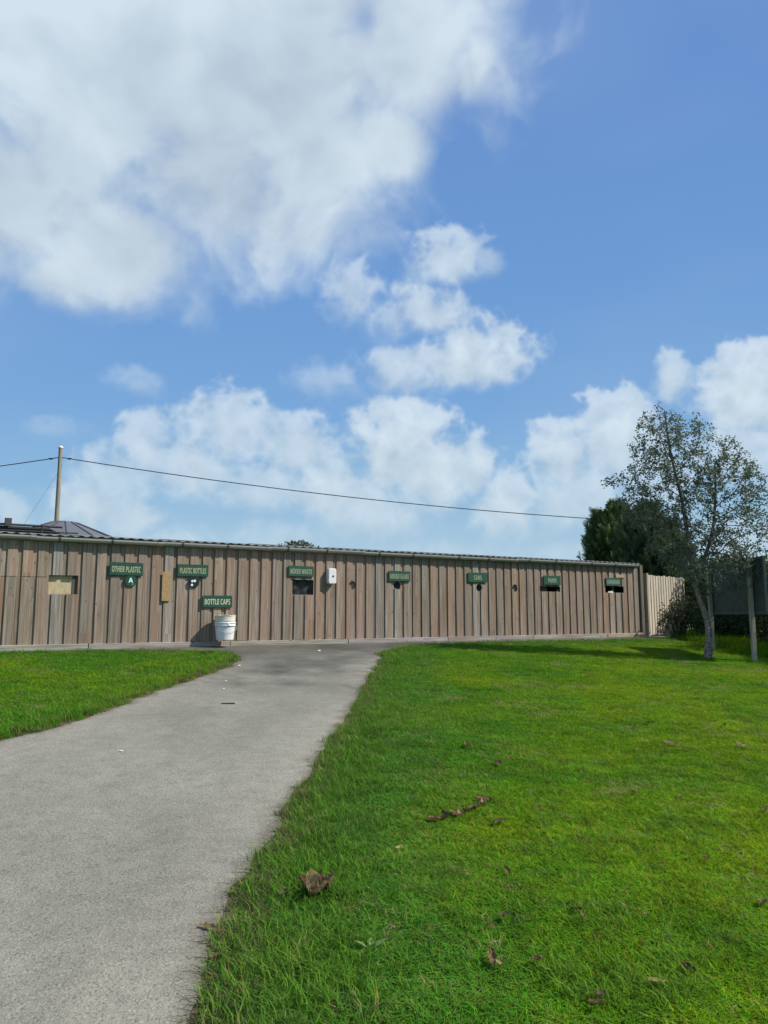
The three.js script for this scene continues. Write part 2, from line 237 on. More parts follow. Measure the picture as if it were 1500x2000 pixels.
// ---------------------------------------------------------------- the shed
const shed = thing('recycling_shed', 'long timber clad shed with corrugated roof and grey gutter', 'shed', wallPoint(0, 0), TH);
{
  const R = rng(101), ev = new Evaluator(); ev.attributes = ['position', 'normal', 'uv']; ev.useGroups = false;
  const PITCH = .2238, S0 = 5.16 - PITCH * 29, SEND = 15.62;
  // openings: rectangles and round holes cut through the boards
  const cuts = [['r', 1.75, 2.2, .886, 1.191], ['r', 6.02, 6.46, .931, 1.215], ['r', 12.28, 12.92, 1.083, 1.204], ['r', 14.41, 15.07, 1.089, 1.243], ['c', 7.31, 1.133, .083], ['c', 11.51, 1.144, .085], ['c', 4.12, 1.117, .088], ['c', 8.36, 1.143, .085], ['c', 10.48, 1.137, .08], ['c', 3.03, 1.121, .07]];
  const dull = [1, 1, 1];
  const stained = new Map([[8.36, 3], [10.48, 3], [14.6, 3], [14.8, 3], [1.95, 3], [2.1, 0], [3.62, 3], [6.25, 1], [7.9, 3]]);
  for (let s = S0, k = 0; s < SEND; s += PITCH, k++) for (const layer of [0, 1]) { // board on board: a set-back board, then the one lapped over its joint
    const left = layer ? s : s + .105, w = Math.min(layer ? .146 : .158, SEND + .02 - left), mid = left + w / 2; if (w < .03) continue;
    let kind = R() < .5 ? 0 : R() < .55 ? 1 : R() < .9 ? 2 : 3;
    if (layer) for (const [q, m] of stained) if (q > left && q < left + PITCH) kind = m;
    const t = (layer ? 1.03 : .94) * (.88 + R() * .24), warm = (R() - .4) * .08, tint = [t * (1 + warm), t, t * (1 - warm)];
    const pieces = left < 1.62 && left > .4 ? [[.085, 1.152 + (R() - .5) * .02], [1.158 + (R() - .5) * .004, 1.765]] : layer && left > 14.4 && left < 14.75 ? [[.085, .78], [.784, 1.765]] : [[.08 + R() * .012, 1.765]];
    for (const [y0, y1] of pieces) {
      let g = box(w, y1 - y0, .017 + R() * .002, 0, 0, 0, .0025); g = woodUV(g, R() * 7, R() * 7);
      const m4 = new THREE.Matrix4().makeRotationFromEuler(new THREE.Euler((R() - .5) * .004, (R() - .5) * .05, (R() - .5) * .005)); m4.setPosition(mid + (R() - .5) * .008, (y0 + y1) / 2, (layer ? .0205 : .0) + (R() - .5) * .002); g.applyMatrix4(m4);
      for (const c of cuts) {
        const hit = c[0] === 'r' ? c[1] < left + w && c[2] > left && c[3] < y1 && c[4] > y0 : c[1] - c[3] < left + w && c[1] + c[3] > left && c[2] - c[3] > y0 && c[2] + c[3] < y1; if (!hit) continue;
        const cg = c[0] === 'r' ? new THREE.BoxGeometry(c[2] - c[1], c[4] - c[3], .3).translate((c[1] + c[2]) / 2, (c[3] + c[4]) / 2, 0) : new THREE.CylinderGeometry(c[3], c[3], .3, 28).rotateX(Math.PI / 2).translate(c[1], c[2], 0);
        const A = new Brush(g.index ? g.toNonIndexed() : g), B = new Brush(cg); A.updateMatrixWorld(); B.updateMatrixWorld(); g = ev.evaluate(A, B, SUBTRACTION).geometry; g.clearGroups();
      }
      if (g.attributes.position.count < 3) continue;
      const tt = pieces.length > 1 && y0 > .5 ? tint.map((v) => v * 1.12) : tint;
      mesh('board', paint(g, tt), woodMats[pieces.length > 1 && y0 > .5 ? (kind + 1) % 4 : kind], shed);
    }
  }
  // sleepers along the foot
  for (let s = -2.4, k = 0; s < 15.6; s += 2.4, k++) { const w = Math.min(2.39, 15.72 - s), g = woodUV(box(w, .16 + R() * .01, .055, s + w / 2, .005, .045 + (R() - .5) * .008, .006), R() * 5, R() * 5, 'x'); mesh('sleeper', paint(g, [1.15, 1.17, 1.15].map((v) => v * (.95 + R() * .2))), woodMats[3], shed); }
  // backing boards behind the closed holes and the pale plywood in the wide opening
  const back = (name, s, y, w, h, z, mat, tint, d = .018) => mesh(name, paint(woodUV(box(w, h, d, s, y, z, .002), R() * 5, R() * 5), tint), mat, shed);
  back('backing_board', 7.31, 1.133, .3, .34, -.042, woodMats[1], [1.05, 1.05, 1.0]); back('backing_board', 11.51, 1.144, .3, .34, -.042, woodMats[1], [1.1, 1.05, 1.0]);
  const ply = new THREE.MeshStandardMaterial({ vertexColors: true, roughness: .85, map: tex(256, 256, (u, v) => { const a = fbm(u * 9, v * 26, 3, 4), b = noise(u * 40, v * 90, 2); const k = .93 + a * .35 + b * .16; return [.50 * k, .42 * k, .25 * k]; }, true) });
  tag(mesh('plywood_panel', paint(woodUV(box(.6, .46, .015, 1.975, 1.04, -.045, .002), .2, .3), [1, 1, 1]), ply, shed), 'pale plywood panel closing a wide opening');
  tag(mesh('patch_board', paint(woodUV(box(.145, .5, .016, 3.625, 1.04, .046, .002), .6, .1), [.78, .62, .46]), ply, shed), 'short tan board nailed over the cladding');
  tag(mesh('patch_board', paint(woodUV(box(.3, .075, .016, 14.93, 1.50, .044, .002), .4, .4), [.85, .74, .62]), ply, shed), 'small pale offcut above the faded sign');
  // dark rubber flaps behind the openings
  const rubber = std([.012, .014, .015], .45), flapGreen = std([.016, .026, .02], .6);
  const flap = new THREE.PlaneGeometry(.62, .42, 24, 12); { const p = flap.attributes.position; for (let i = 0; i < p.count; i++) p.setZ(i, .018 * noise(p.getX(i) * 9, p.getY(i) * 14, 2) + .012 * Math.sin(p.getX(i) * 31)); flap.computeVertexNormals(); }
  tag(mesh('rubber_flap', flap.clone().translate(6.24, 1.07, -.05), rubber, shed), 'black rubber flap hanging behind the opening');
  for (const [s, y] of [[8.36, 1.143], [10.48, 1.137], [4.12, 1.117]]) { const lobes = []; for (let a = 0; a < 6; a++) { const q = new THREE.CircleGeometry(.1, 6, a * Math.PI / 3 + .03, Math.PI / 3 - .06); const p = q.attributes.position; for (let i = 0; i < p.count; i++) p.setZ(i, -Math.max(0, .1 - Math.hypot(p.getX(i), p.getY(i))) * (.2 + .25 * R())); q.computeVertexNormals(); lobes.push(q); } mesh('round_flap', mergeGeometries(lobes).translate(s, y, -.012), s === 4.12 ? rubber : flapGreen, shed); }
  const card = std([.19, .12, .085], .9), pale = std([.62, .62, .58], .7);
  { const g = new THREE.PlaneGeometry(.3, .3, 6, 4); const p = g.attributes.position; for (let i = 0; i < p.count; i++) p.setZ(i, .02 * Math.sin(p.getX(i) * 12)); g.computeVertexNormals(); tag(mesh('cardboard_sheet', g.rotateX(-.25).translate(12.43, 1.13, -.1), card, shed), 'brown card showing inside the paper slot'); }
  { const g = new THREE.BoxGeometry(.14, .05, .004, 6, 3, 1); const p = g.attributes.position; for (let i = 0; i < p.count; i++) { p.setZ(i, p.getZ(i) + .015 * Math.sin(p.getX(i) * 40)); p.setY(i, p.getY(i) + .012 * noise(p.getX(i) * 30, 2, 1)); } g.computeVertexNormals(); mesh('paper_scrap', g.rotateX(-.5).translate(14.62, 1.10, .01), pale, shed); }
  // gutter with joints and brackets
  const plastic = std([.43, .43, .41], .5), dark = std([.10, .10, .098], .6);
  const arc = (r0, r1) => { const s = new THREE.Shape(); s.absarc(0, 0, r1, Math.PI, 2 * Math.PI, false); s.absarc(0, 0, r0, 2 * Math.PI, Math.PI, true); s.closePath(); return s; };
  const gut = (w, r0, r1, s, drop) => new THREE.ExtrudeGeometry(arc(r0, r1), { depth: w, bevelEnabled: false, curveSegments: 10 }).rotateY(Math.PI / 2).translate(s, 1.798 - drop, .095);
  const fall = (s) => .012 * Math.sin(s * .9) * .6 + .004 * noise(s * 2, 3, 1);
  for (let s = -2.5; s < 15.5; s += 2) { const w = Math.min(1.985, 15.62 - s), g = mesh('gutter', gut(w, .052, .058, s, fall(s)), plastic, shed); for (let q = s + .35; q < s + w; q += .82) mesh('bracket', gut(.032, .058, .066, q, fall(s)), dark, g); mesh('joint', gut(.09, .058, .064, s + w - .05, fall(s)), plastic, g); }
  // corrugated roof sheets rising to the back
  const RS = .10, roofMats = [[.19, .215, .195], [.178, .20, .184], [.20, .225, .206]].map((c) => std(c, .85, { map: tex(256, 256, (u, v) => { const k = .9 + fbm(u * 8, v * 8, 3, 4) * .55 + noise(u * 60, v * 60, 1) * .12; return [k, k, k * .97]; }) }));
  const sheet = (w) => { const n = Math.round(w / .16) * 8, g = new THREE.PlaneGeometry(w, 2.55, n, 1); const p = g.attributes.position; for (let i = 0; i < p.count; i++) p.setZ(i, .011 * Math.cos((p.getX(i) + w / 2) / .16 * 2 * Math.PI)); const q = g.clone().translate(0, 0, -.008); q.index.array.reverse(); const m = mergeGeometries([g, q]); m.computeVertexNormals(); m.rotateX(-Math.PI / 2 + RS); return m; };
  const s96 = sheet(1.01); let k = 0;
  for (let s = -2.6; s < 15.6; s += .96, k++) { const o = mesh('roof_sheet', s96, roofMats[k % 3], shed); o.position.set(s + .5, 1.828 + RS * 1.25 + (k % 2) * .006, -1.17); }
  // back, ends, corner post, floor, eaves board
  const inner = std([.10, .085, .07], .9);
  mesh('back_wall', box(18.3, 2.0, .04, 6.5, 1.0, -2.3), inner, shed); mesh('end_wall', new THREE.BoxGeometry(.04, 1.72, 2.28).translate(15.6, .86, -1.15), inner, shed); mesh('end_wall', new THREE.BoxGeometry(.04, 1.72, 2.28).translate(-2.6, .86, -1.15), inner, shed);
  mesh('fascia_board', paint(woodUV(box(18.2, .11, .022, 6.5, 1.775, .024, .002), .1, .1, 'x'), [1, 1, 1]), woodMats[1], shed);
  mesh('corner_post', paint(woodUV(box(.11, 1.8, .11, 15.72, .9, .0, .006), .4, .2), [.7, .7, .66]), woodMats[1], shed);  // post tint darkened to stand in for shade and ivy on it
  for (let s = 0; s < 15; s += 1.8) mesh('stud', new THREE.BoxGeometry(.07, 1.7, .045).translate(s + .35, .86, -.05), inner, shed);
  for (const y of [.3, 1.6]) mesh('wall_rail', new THREE.BoxGeometry(18.1, .09, .03).translate(6.5, y, -.03), inner, shed);
}

// ---------------------------------------------------------------- things on the wall
function onWall(name, label, category, s, y, out, group) { return thing(name, label, category, wallPoint(s, y, out), TH, group); }
function signTexture(text, w, h, fg, bg, fade) {
  const c = document.createElement('canvas'); c.width = 512; c.height = Math.round(512 * h / w); const x = c.getContext('2d');
  x.fillStyle = bg; x.fillRect(0, 0, c.width, c.height); x.fillStyle = fg; x.textAlign = 'center'; x.textBaseline = 'middle'; x.font = `bold ${Math.round(c.height * .66)}px sans-serif`;
  const full = x.measureText(text).width, want = Math.min(c.width * .88, full * .62); x.save(); x.translate(c.width / 2, c.height * .53); x.scale(want / full, 1); x.fillText(text, 0, 0); x.restore();
  const img = x.getImageData(0, 0, c.width, c.height), R = rng(text.length * 77 + text.charCodeAt(0));
  const ox = R() * 50; for (let j = 0; j < c.height; j++) for (let i = 0; i < c.width; i++) { const n = fbm(i * .02 + ox, j * .03, 2, 4), o = (j * c.width + i) * 4, f = clamp(fade + n * .3, 0, .6), k = 1 + noise(i * .3, j * .3, ox) * .1; for (let q = 0; q < 3; q++) img.data[o + q] = clamp(lerp(img.data[o + q], [96, 112, 98][q], f) * k / 255) * 255; }
  x.putImageData(img, 0, 0); const t = new THREE.CanvasTexture(c); t.colorSpace = THREE.SRGBColorSpace; return t;
}
const signBack = std([.014, .055, .034], .6);
function sign(text, label, s0, s1, y0, y1, fade = .05, fg = '#c9c6a4', tilt = 0) {
  const w = s1 - s0, h = y1 - y0, g = onWall('wall_sign', label, 'sign', (s0 + s1) / 2, y0, .052); g.rotation.order = 'YXZ'; g.rotation.z = tilt;
  mesh('plate', box(w, h, .012, 0, h / 2, 0, .002), signBack, g);
  mesh('lettering', new THREE.PlaneGeometry(w - .008, h - .008).translate(0, h / 2, .0075), new THREE.MeshStandardMaterial({ map: signTexture(text, w, h, fg, '#0a4531', fade), roughness: .55 }), g);
  for (const sx of [-1, 1]) mesh('screw', new THREE.CylinderGeometry(.006, .006, .005, 8).rotateX(Math.PI / 2).translate(sx * (w / 2 - .02), h - .02, .009), std([.3, .3, .28], .4, { metalness: .8 }), g);
}
sign('OTHER PLASTIC', 'green sign reading OTHER PLASTIC above the round letter disc', 2.67, 3.22, 1.212, 1.429, .04, '#aeaa88', -.006);
sign('PLASTIC BOTTLES', 'green sign reading PLASTIC BOTTLES above a dark round hole', 3.81, 4.36, 1.223, 1.433, .06, '#aaa684', .004);
sign('MIXED WASTE', 'green sign reading MIXED WASTE above the black flap', 5.91, 6.44, 1.274, 1.474, .10, '#a09f80', -.008);
sign('BOTTLE CAPS', 'green sign reading BOTTLE CAPS above the white buckets', 4.27, 4.82, .682, .895, .02, '#c2be9c', .004);
sign('MIXED GLASS', 'green sign reading MIXED GLASS above a dark round hole', 8.13, 8.66, 1.233, 1.441, .08, '#9a9c7e', -.004);
sign('CANS', 'green sign reading CANS above a dark round hole', 10.16, 10.69, 1.253, 1.466, .08, '#9a9c7e', .006);
sign('PAPER', 'green sign reading PAPER above the brown slot', 12.36, 12.90, 1.239, 1.455, .1, '#979e88');
sign('CARDBOARD', 'faded pale green sign above a black slot with torn paper', 14.42, 14.94, 1.256, 1.457, .38, '#a9ad98', .004);
{
  const disc = (label, s, y, r, draw) => {
    const c = document.createElement('canvas'); c.width = c.height = 256; const x = c.getContext('2d'); draw(x); const t = new THREE.CanvasTexture(c); t.colorSpace = THREE.SRGBColorSpace;
    const g = onWall('round_sign', label, 'sign', s, y - r, .046); mesh('plate', new THREE.CylinderGeometry(r, r, .012, 36).rotateX(Math.PI / 2).translate(0, r, 0), signBack, g); mesh('print', new THREE.CircleGeometry(r - .003, 36).translate(0, r, .0075), new THREE.MeshStandardMaterial({ map: t, roughness: .45 }), g);
  };
  disc('dark green disc with a white letter A on timber wall', 3.03, 1.121, .098, (x) => { x.fillStyle = '#0d4636'; x.fillRect(0, 0, 256, 256); x.fillStyle = '#eef2ec'; x.font = 'bold 150px sans-serif'; x.textAlign = 'center'; x.fillText('A', 122, 165); x.font = 'bold 40px sans-serif'; x.fillStyle = '#a9c4b6'; x.fillText('co', 168, 208); });
  disc('black disc with three white round marks on timber wall', 4.115, 1.117, .09, (x) => { x.fillStyle = '#10171a'; x.fillRect(0, 0, 256, 256); x.fillStyle = '#e9eeee'; for (const [a, b, r] of [[76, 92, 30], [140, 84, 34], [70, 190, 30]]) { x.beginPath(); x.arc(a, b, r, 0, 7); x.fill(); } x.fillStyle = '#10171a'; for (const [a, b] of [[84, 90], [132, 82]]) { x.beginPath(); x.arc(a, b, 7, 0, 7); x.fill(); } });
  // white dispenser box
  const white = std([.74, .74, .72], .35), g = onWall('dispenser', 'white plastic dispenser box on the wall beside MIXED WASTE', 'dispenser', 6.81, 1.158, .035);
  const sh = new THREE.Shape(); const w = .075, h = .275, r = .03; sh.moveTo(-w + r, 0); sh.lineTo(w - r, 0); sh.quadraticCurveTo(w, 0, w, r); sh.lineTo(w, h - r); sh.quadraticCurveTo(w, h, w - r, h); sh.lineTo(-w + r, h); sh.quadraticCurveTo(-w, h, -w, h - r); sh.lineTo(-w, r); sh.quadraticCurveTo(-w, 0, -w + r, 0);
  mesh('housing', new THREE.ExtrudeGeometry(sh, { depth: .085, bevelEnabled: true, bevelSize: .01, bevelThickness: .014, bevelSegments: 3, curveSegments: 5 }), white, g);
  mesh('window', new THREE.CylinderGeometry(.019, .019, .006, 16).rotateX(Math.PI / 2).translate(.012, .135, .1015), std([.03, .03, .035], .2), g); mesh('nozzle', new THREE.BoxGeometry(.06, .02, .05).translate(0, -.016, .05), std([.5, .5, .5], .5), g);
}
{ // two buckets, one stood inside the other, hung on the wall
  const profile = (r0, r1, h, t, lips) => { const p = [[0.001, 0], [r0 - .012, 0], [r0, .012]]; for (const [y, out] of lips) { const r = lerp(r0, r1, y / h); p.push([r, y - .012], [r + out, y - .009], [r + out, y + .009], [r + .003, y + .012]); } p.push([r1, h - .012], [r1 + .007, h - .008], [r1 + .007, h], [r1 - t, h], [r0 - t, t], [0.001, t]); return new THREE.LatheGeometry(p.map(([a, b]) => new THREE.Vector2(a, b)), 48); };
  const plastic = (c, seed) => new THREE.MeshPhysicalMaterial({ roughness: .42, map: tex(256, 256, (u, v) => { const d = clamp(fbm(u * 18, v * 7, seed, 4) * 1.5 + .05), k = 1 - d * .16; return [c[0] * k, c[1] * k, c[2] * k * (1 - d * .1)]; }) });
  const lower = onWall('bucket', 'clean white plastic bucket hung below the BOTTLE CAPS sign', 'bucket', 4.625, .115, .262, 'buckets nested under the bottle caps sign');
  mesh('body', profile(.15, .178, .315, .004, [[.255, .016], [.298, .012]]), plastic([.76, .775, .78], 3), lower);
  mesh('handle_ear', box(.03, .04, .02, 0, .27, .185, .004), plastic([.74, .75, .75], 5), lower);
  mesh('bail_handle', new THREE.TubeGeometry(new THREE.CatmullRomCurve3([[-.186, .27, 0], [-.17, .20, .1], [-.1, .155, .165], [0, .14, .178], [.1, .155, .165], [.17, .20, .1], [.186, .27, 0]].map((p) => new THREE.Vector3(...p))), 30, .0028, 5), std([.62, .62, .6], .4), lower);
  mesh('wall_bracket', box(.16, .05, .05, 0, .27, -.205, .004), std([.25, .25, .24], .5, { metalness: .6 }), lower);
  const upper = onWall('bucket', 'cream plastic bucket stood inside the white one', 'bucket', 4.625, .25, .262, 'buckets nested under the bottle caps sign');
  upper.rotation.z = 0; const cream = plastic([.70, .68, .55], 9);
  const bodyU = profile(.155, .180, .305, .004, [[.165, .016], [.205, .008]]); { const p = bodyU.attributes.position; for (let i = 0; i < p.count; i++) if (p.getY(i) > .27) { const a = Math.atan2(p.getZ(i), p.getX(i)); p.setY(i, p.getY(i) - .028 * clamp(.3 + noise(a * 1.3 + 5, 2, 1) * 1.6)); } bodyU.computeVertexNormals(); }
  mesh('body', bodyU, cream, upper);
}

// ---------------------------------------------------------------- pale paling fence beyond the shed
{
  const a = wallPoint(15.86, 0, .02), turn = THREE.MathUtils.degToRad(46), g = thing('paling_fence', 'pale weathered paling fence joining the end of the shed', 'fence', a, turn), R = rng(301), L = 2.3, n = 15, w = L / n;
  for (let i = 0; i < n; i++) { const h = 1.53 + (R() - .5) * .03, gb = woodUV(box(w + .012, h, .017, 0, 0, 0, .002), R() * 5, R() * 5), t = 1.55 + R() * .35; gb.rotateY(.1); gb.translate(.12 + (i + .5) * w, h / 2 + .03, .03); mesh('pale', paint(gb, [t, t * .97, t * .9]), woodMats[3], g); }
  for (const y of [.35, 1.2]) mesh('rail', paint(woodUV(box(L + .1, .08, .035, L / 2 + .1, y, -.004), .2, .2, 'x'), [1, 1, 1]), woodMats[3], g);
  for (const x of [.04, 2.46]) mesh('post', paint(woodUV(box(.1, 1.6, .1, x, .8, x < 1 ? .02 : -.06, .006), R(), R()), x < 1 ? [1.15, 1.1, 1.0] : [1, 1, .95]), woodMats[3], g);
}

// ---------------------------------------------------------------- notice board seen from its shaded side
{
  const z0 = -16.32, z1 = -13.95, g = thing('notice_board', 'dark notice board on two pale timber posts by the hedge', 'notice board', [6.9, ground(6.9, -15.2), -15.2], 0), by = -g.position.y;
  const dk = new THREE.MeshStandardMaterial({ roughness: .7, map: tex(256, 128, (u, v) => { const k = .9 + fbm(u * 14, v * 7, 2, 4) * .5; return [.05 * k, .066 * k, .056 * k]; }) });  // panel colour lifted, haze painted into it
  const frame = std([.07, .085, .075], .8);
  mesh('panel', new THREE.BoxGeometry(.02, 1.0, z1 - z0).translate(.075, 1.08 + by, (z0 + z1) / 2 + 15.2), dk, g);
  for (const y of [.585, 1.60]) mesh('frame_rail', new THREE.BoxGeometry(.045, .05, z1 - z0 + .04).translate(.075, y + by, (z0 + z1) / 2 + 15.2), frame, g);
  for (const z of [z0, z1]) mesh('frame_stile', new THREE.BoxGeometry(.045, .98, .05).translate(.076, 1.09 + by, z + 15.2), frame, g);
  const R = rng(7);
  for (const z of [-16.2, -14.4]) mesh('post', paint(woodUV(box(.075, 1.66 + by + .25, .075, .012, (1.66 + by - .25) / 2, z + 15.2, .005), R() * 4, R() * 4), [1.3, 1.28, 1.15]), woodMats[3], g);
}

// ---------------------------------------------------------------- behind the shed: rails, metal roof, pole and cables
{
  const o = wallPoint(0, 0, -2.95), g = thing('rail_frame', 'dark metal rail frame with a boxed panel behind the shed roof', 'frame', o, TH), m = std([.045, .042, .045], .6, { metalness: .3 }), gm = std([.03, .036, .034], .7);
  mesh('rail', bar([-3, 2.295, 0], [2.34, 2.28, 0], .022, 8), m, g); mesh('rail', bar([-3, 2.12, .12], [2.62, 2.165, .12], .014, 8), m, g); mesh('rail', bar([-3, 2.05, .22], [2.72, 2.085, .22], .014, 8), m, g);
  const s = new THREE.Shape(); s.moveTo(-3, 1.75); s.lineTo(2.5, 1.75); s.lineTo(2.45, 2.10); s.lineTo(2.1, 2.255); s.lineTo(-3, 2.30); s.closePath(); mesh('panel', new THREE.ExtrudeGeometry(s, { depth: .06, bevelEnabled: false }).translate(0, 0, -.12), gm, g);
  mesh('junction_box', box(.12, .14, .1, 1.36, 2.33, .02, .006), std([.06, .06, .055], .7), g);
  for (const x of [-1.2, 1.97]) mesh('upright', bar([x, 0, .02], [x, 2.3, .02], .02, 6), m, g);
}
{
  const g = thing('garden_pavilion', 'grey many sided pavilion with seamed metal roof behind the shed', 'pavilion', [-9.32, 0, -22]), N = 14, roof = std([.13, .137, .155], .5, { metalness: .25 }), seam = std([.06, .06, .075], .55, { metalness: .25 });
  const r0 = .37, y0 = 3.19, r1 = 2.9, y1 = 2.18, P = (r, y, a) => [r * Math.cos(a), y, r * Math.sin(a)];
  for (let i = 0; i < N; i++) {
    const a = (i + .5) * 2 * Math.PI / N, b = (i + 1.5) * 2 * Math.PI / N, q = [P(r0, y0, a), P(r1, y1, a), P(r1, y1, b), P(r0, y0, b)], v = []; for (const dy of [0, -.03]) for (const p of q) v.push(p[0], p[1] + dy, p[2]);
    const gg = new THREE.BufferGeometry(); gg.setAttribute('position', new THREE.Float32BufferAttribute(v, 3)); gg.setIndex([0, 2, 1, 0, 3, 2, 4, 5, 6, 4, 6, 7, 1, 2, 6, 1, 6, 5]); const ni = gg.toNonIndexed(); ni.computeVertexNormals(); const p = mesh('roof_panel', ni, roof, g); mesh('seam', bar(P(r0, y0 + .008, a), P(r1, y1 + .008, a), .016, 5), seam, p);
    const wl = new THREE.BoxGeometry(2 * 2.6 * Math.tan(Math.PI / N), 2.2, .06).translate(0, 1.1, 2.6); wl.rotateY(Math.PI / 2 - (a + b) / 2); mesh('wall_panel', wl, std([.16, .12, .09], .85), g);
  }
  mesh('cap', new THREE.CylinderGeometry(.36, .39, .035, N).translate(0, 3.2, 0), roof, g);
}
{
  const px = -14.33, pz = -33, wood = new THREE.MeshStandardMaterial({ roughness: .9, map: tex(64, 512, (u, v) => { const k = .9 + noise(u * 30, v * 5, 2) * .35 + fbm(u * 5, v * 12, 4, 3) * .4; return [.30 * k, .27 * k, .21 * k]; }) });
  const g = thing('utility_pole', 'tall wooden utility pole with white cap rising behind the shed', 'pole', [px, 0, pz]);
  mesh('shaft', cyl(.125, .086, 7.85, 14), wood, g); mesh('cap', new THREE.SphereGeometry(.105, 14, 8, 0, 7, 0, Math.PI / 2).scale(1, .9, 1).translate(0, 7.85, 0), std([.8, .8, .78], .5), g);
  for (const sx of [-1, 1]) mesh('insulator', new THREE.LatheGeometry([[.001, -.09], [.03, -.08], [.045, -.02], [.03, 0], [.045, .03], [.03, .08], [.001, .09]].map(([a, b]) => new THREE.Vector2(a, b)), 10).rotateZ(Math.PI / 2 + sx * .12).translate(sx * .42, 7.36, 0), std([.04, .04, .045], .4), g);
  const cable = std([.025, .026, .028], .7);
  const wire = (pts, r, label) => tag(mesh('overhead_cable', new THREE.TubeGeometry(new THREE.CatmullRomCurve3(pts), 120, r, 5), cable), label, 'cable');
  let a = []; for (let t = 0; t <= 1.0001; t += .05) a.push(new THREE.Vector3(px + .05 + (30 - px) * t, 7.42 - 6.27 * t + 3.97 * t * t, pz - 7 * t)); wire(a, .021, 'long sagging cable running from the pole above the shed to beyond the birch');
  a = []; for (let t = 0; t <= 1.0001; t += .05) a.push(new THREE.Vector3(px - .05 - 30.7 * t, 7.42 - 3.5 * t + 2.6 * t * t, pz - 5 * t)); wire(a, .021, 'short visible cable leaving the pole away from the birch');
  tag(mesh('guy_wire', bar([px - .05, 6.75, pz], [-18.2, 0, pz + .3], .006, 5), std([.18, .2, .22], .6)), 'thin stay wire slanting down from the utility pole', 'stay wire');
}

// ---------------------------------------------------------------- foliage
const leafMat = (rough = .9, tr = .3) => new THREE.MeshPhysicalMaterial({ vertexColors: true, roughness: rough, specularIntensity: .5, transmission: tr, thickness: 0, side: THREE.DoubleSide });
class Leaves { // collects small folded leaves into one mesh
  constructor() { this.p = []; this.c = []; this.i = []; }
  leaf(pos, dir, up, len, wid, col, fold = .25) {
    const d = dir.clone().normalize(), s = new THREE.Vector3().crossVectors(d, up); if (s.lengthSq() < 1e-6) s.set(1, 0, 0); s.normalize(); const n = new THREE.Vector3().crossVectors(s, d).normalize(), b = this.p.length / 3;
    const P = (a, w, h) => { this.p.push(pos.x + d.x * a + s.x * w + n.x * h, pos.y + d.y * a + s.y * w + n.y * h, pos.z + d.z * a + s.z * w + n.z * h); this.c.push(...col); };
    P(0, 0, 0); P(len * .42, wid / 2, wid * fold); P(len, 0, -len * .12); P(len * .42, -wid / 2, wid * fold); this.i.push(b, b + 1, b + 2, b, b + 2, b + 3);
  }
  geo() { const g = new THREE.BufferGeometry(); g.setAttribute('position', new THREE.Float32BufferAttribute(this.p, 3)); g.setAttribute('color', new THREE.Float32BufferAttribute(this.c, 3)); g.setIndex(this.i); const q = g.toNonIndexed(); q.computeVertexNormals(); return q; }
}
const rv = (R) => { const z = R() * 2 - 1, a = R() * 6.2832, r = Math.sqrt(1 - z * z); return new THREE.Vector3(r * Math.cos(a), z, r * Math.sin(a)); };
function segTube(list) { // tapered prisms for branches: [a, b, ra, rb]
  const p = [], nrm = [], uv = [], idx = [];
  for (const [a, b, ra, rb] of list) {
    const d = b.clone().sub(a), L = d.length(); d.normalize(); const s = new THREE.Vector3().crossVectors(d, Math.abs(d.y) > .9 ? new THREE.Vector3(1, 0, 0) : new THREE.Vector3(0, 1, 0)).normalize(), t = new THREE.Vector3().crossVectors(d, s), n = ra > .03 ? 10 : ra > .01 ? 6 : 4, base = p.length / 3;
    for (let k = 0; k <= n; k++) { const q = k / n * 6.28318, c = Math.cos(q), e = Math.sin(q); for (const [o, r, v] of [[a, ra, a.y], [b, rb, b.y]]) { const x = s.x * c + t.x * e, y = s.y * c + t.y * e, z = s.z * c + t.z * e; p.push(o.x + x * r, o.y + y * r, o.z + z * r); nrm.push(x, y, z); uv.push(k / n, v / .6); } }
    for (let k = 0; k < n; k++) { const o = base + k * 2; idx.push(o, o + 2, o + 1, o + 1, o + 2, o + 3); }
  }
  const g = new THREE.BufferGeometry(); g.setAttribute('position', new THREE.Float32BufferAttribute(p, 3)); g.setAttribute('normal', new THREE.Float32BufferAttribute(nrm, 3)); g.setAttribute('uv', new THREE.Float32BufferAttribute(uv, 2)); g.setIndex(idx); return g;
}

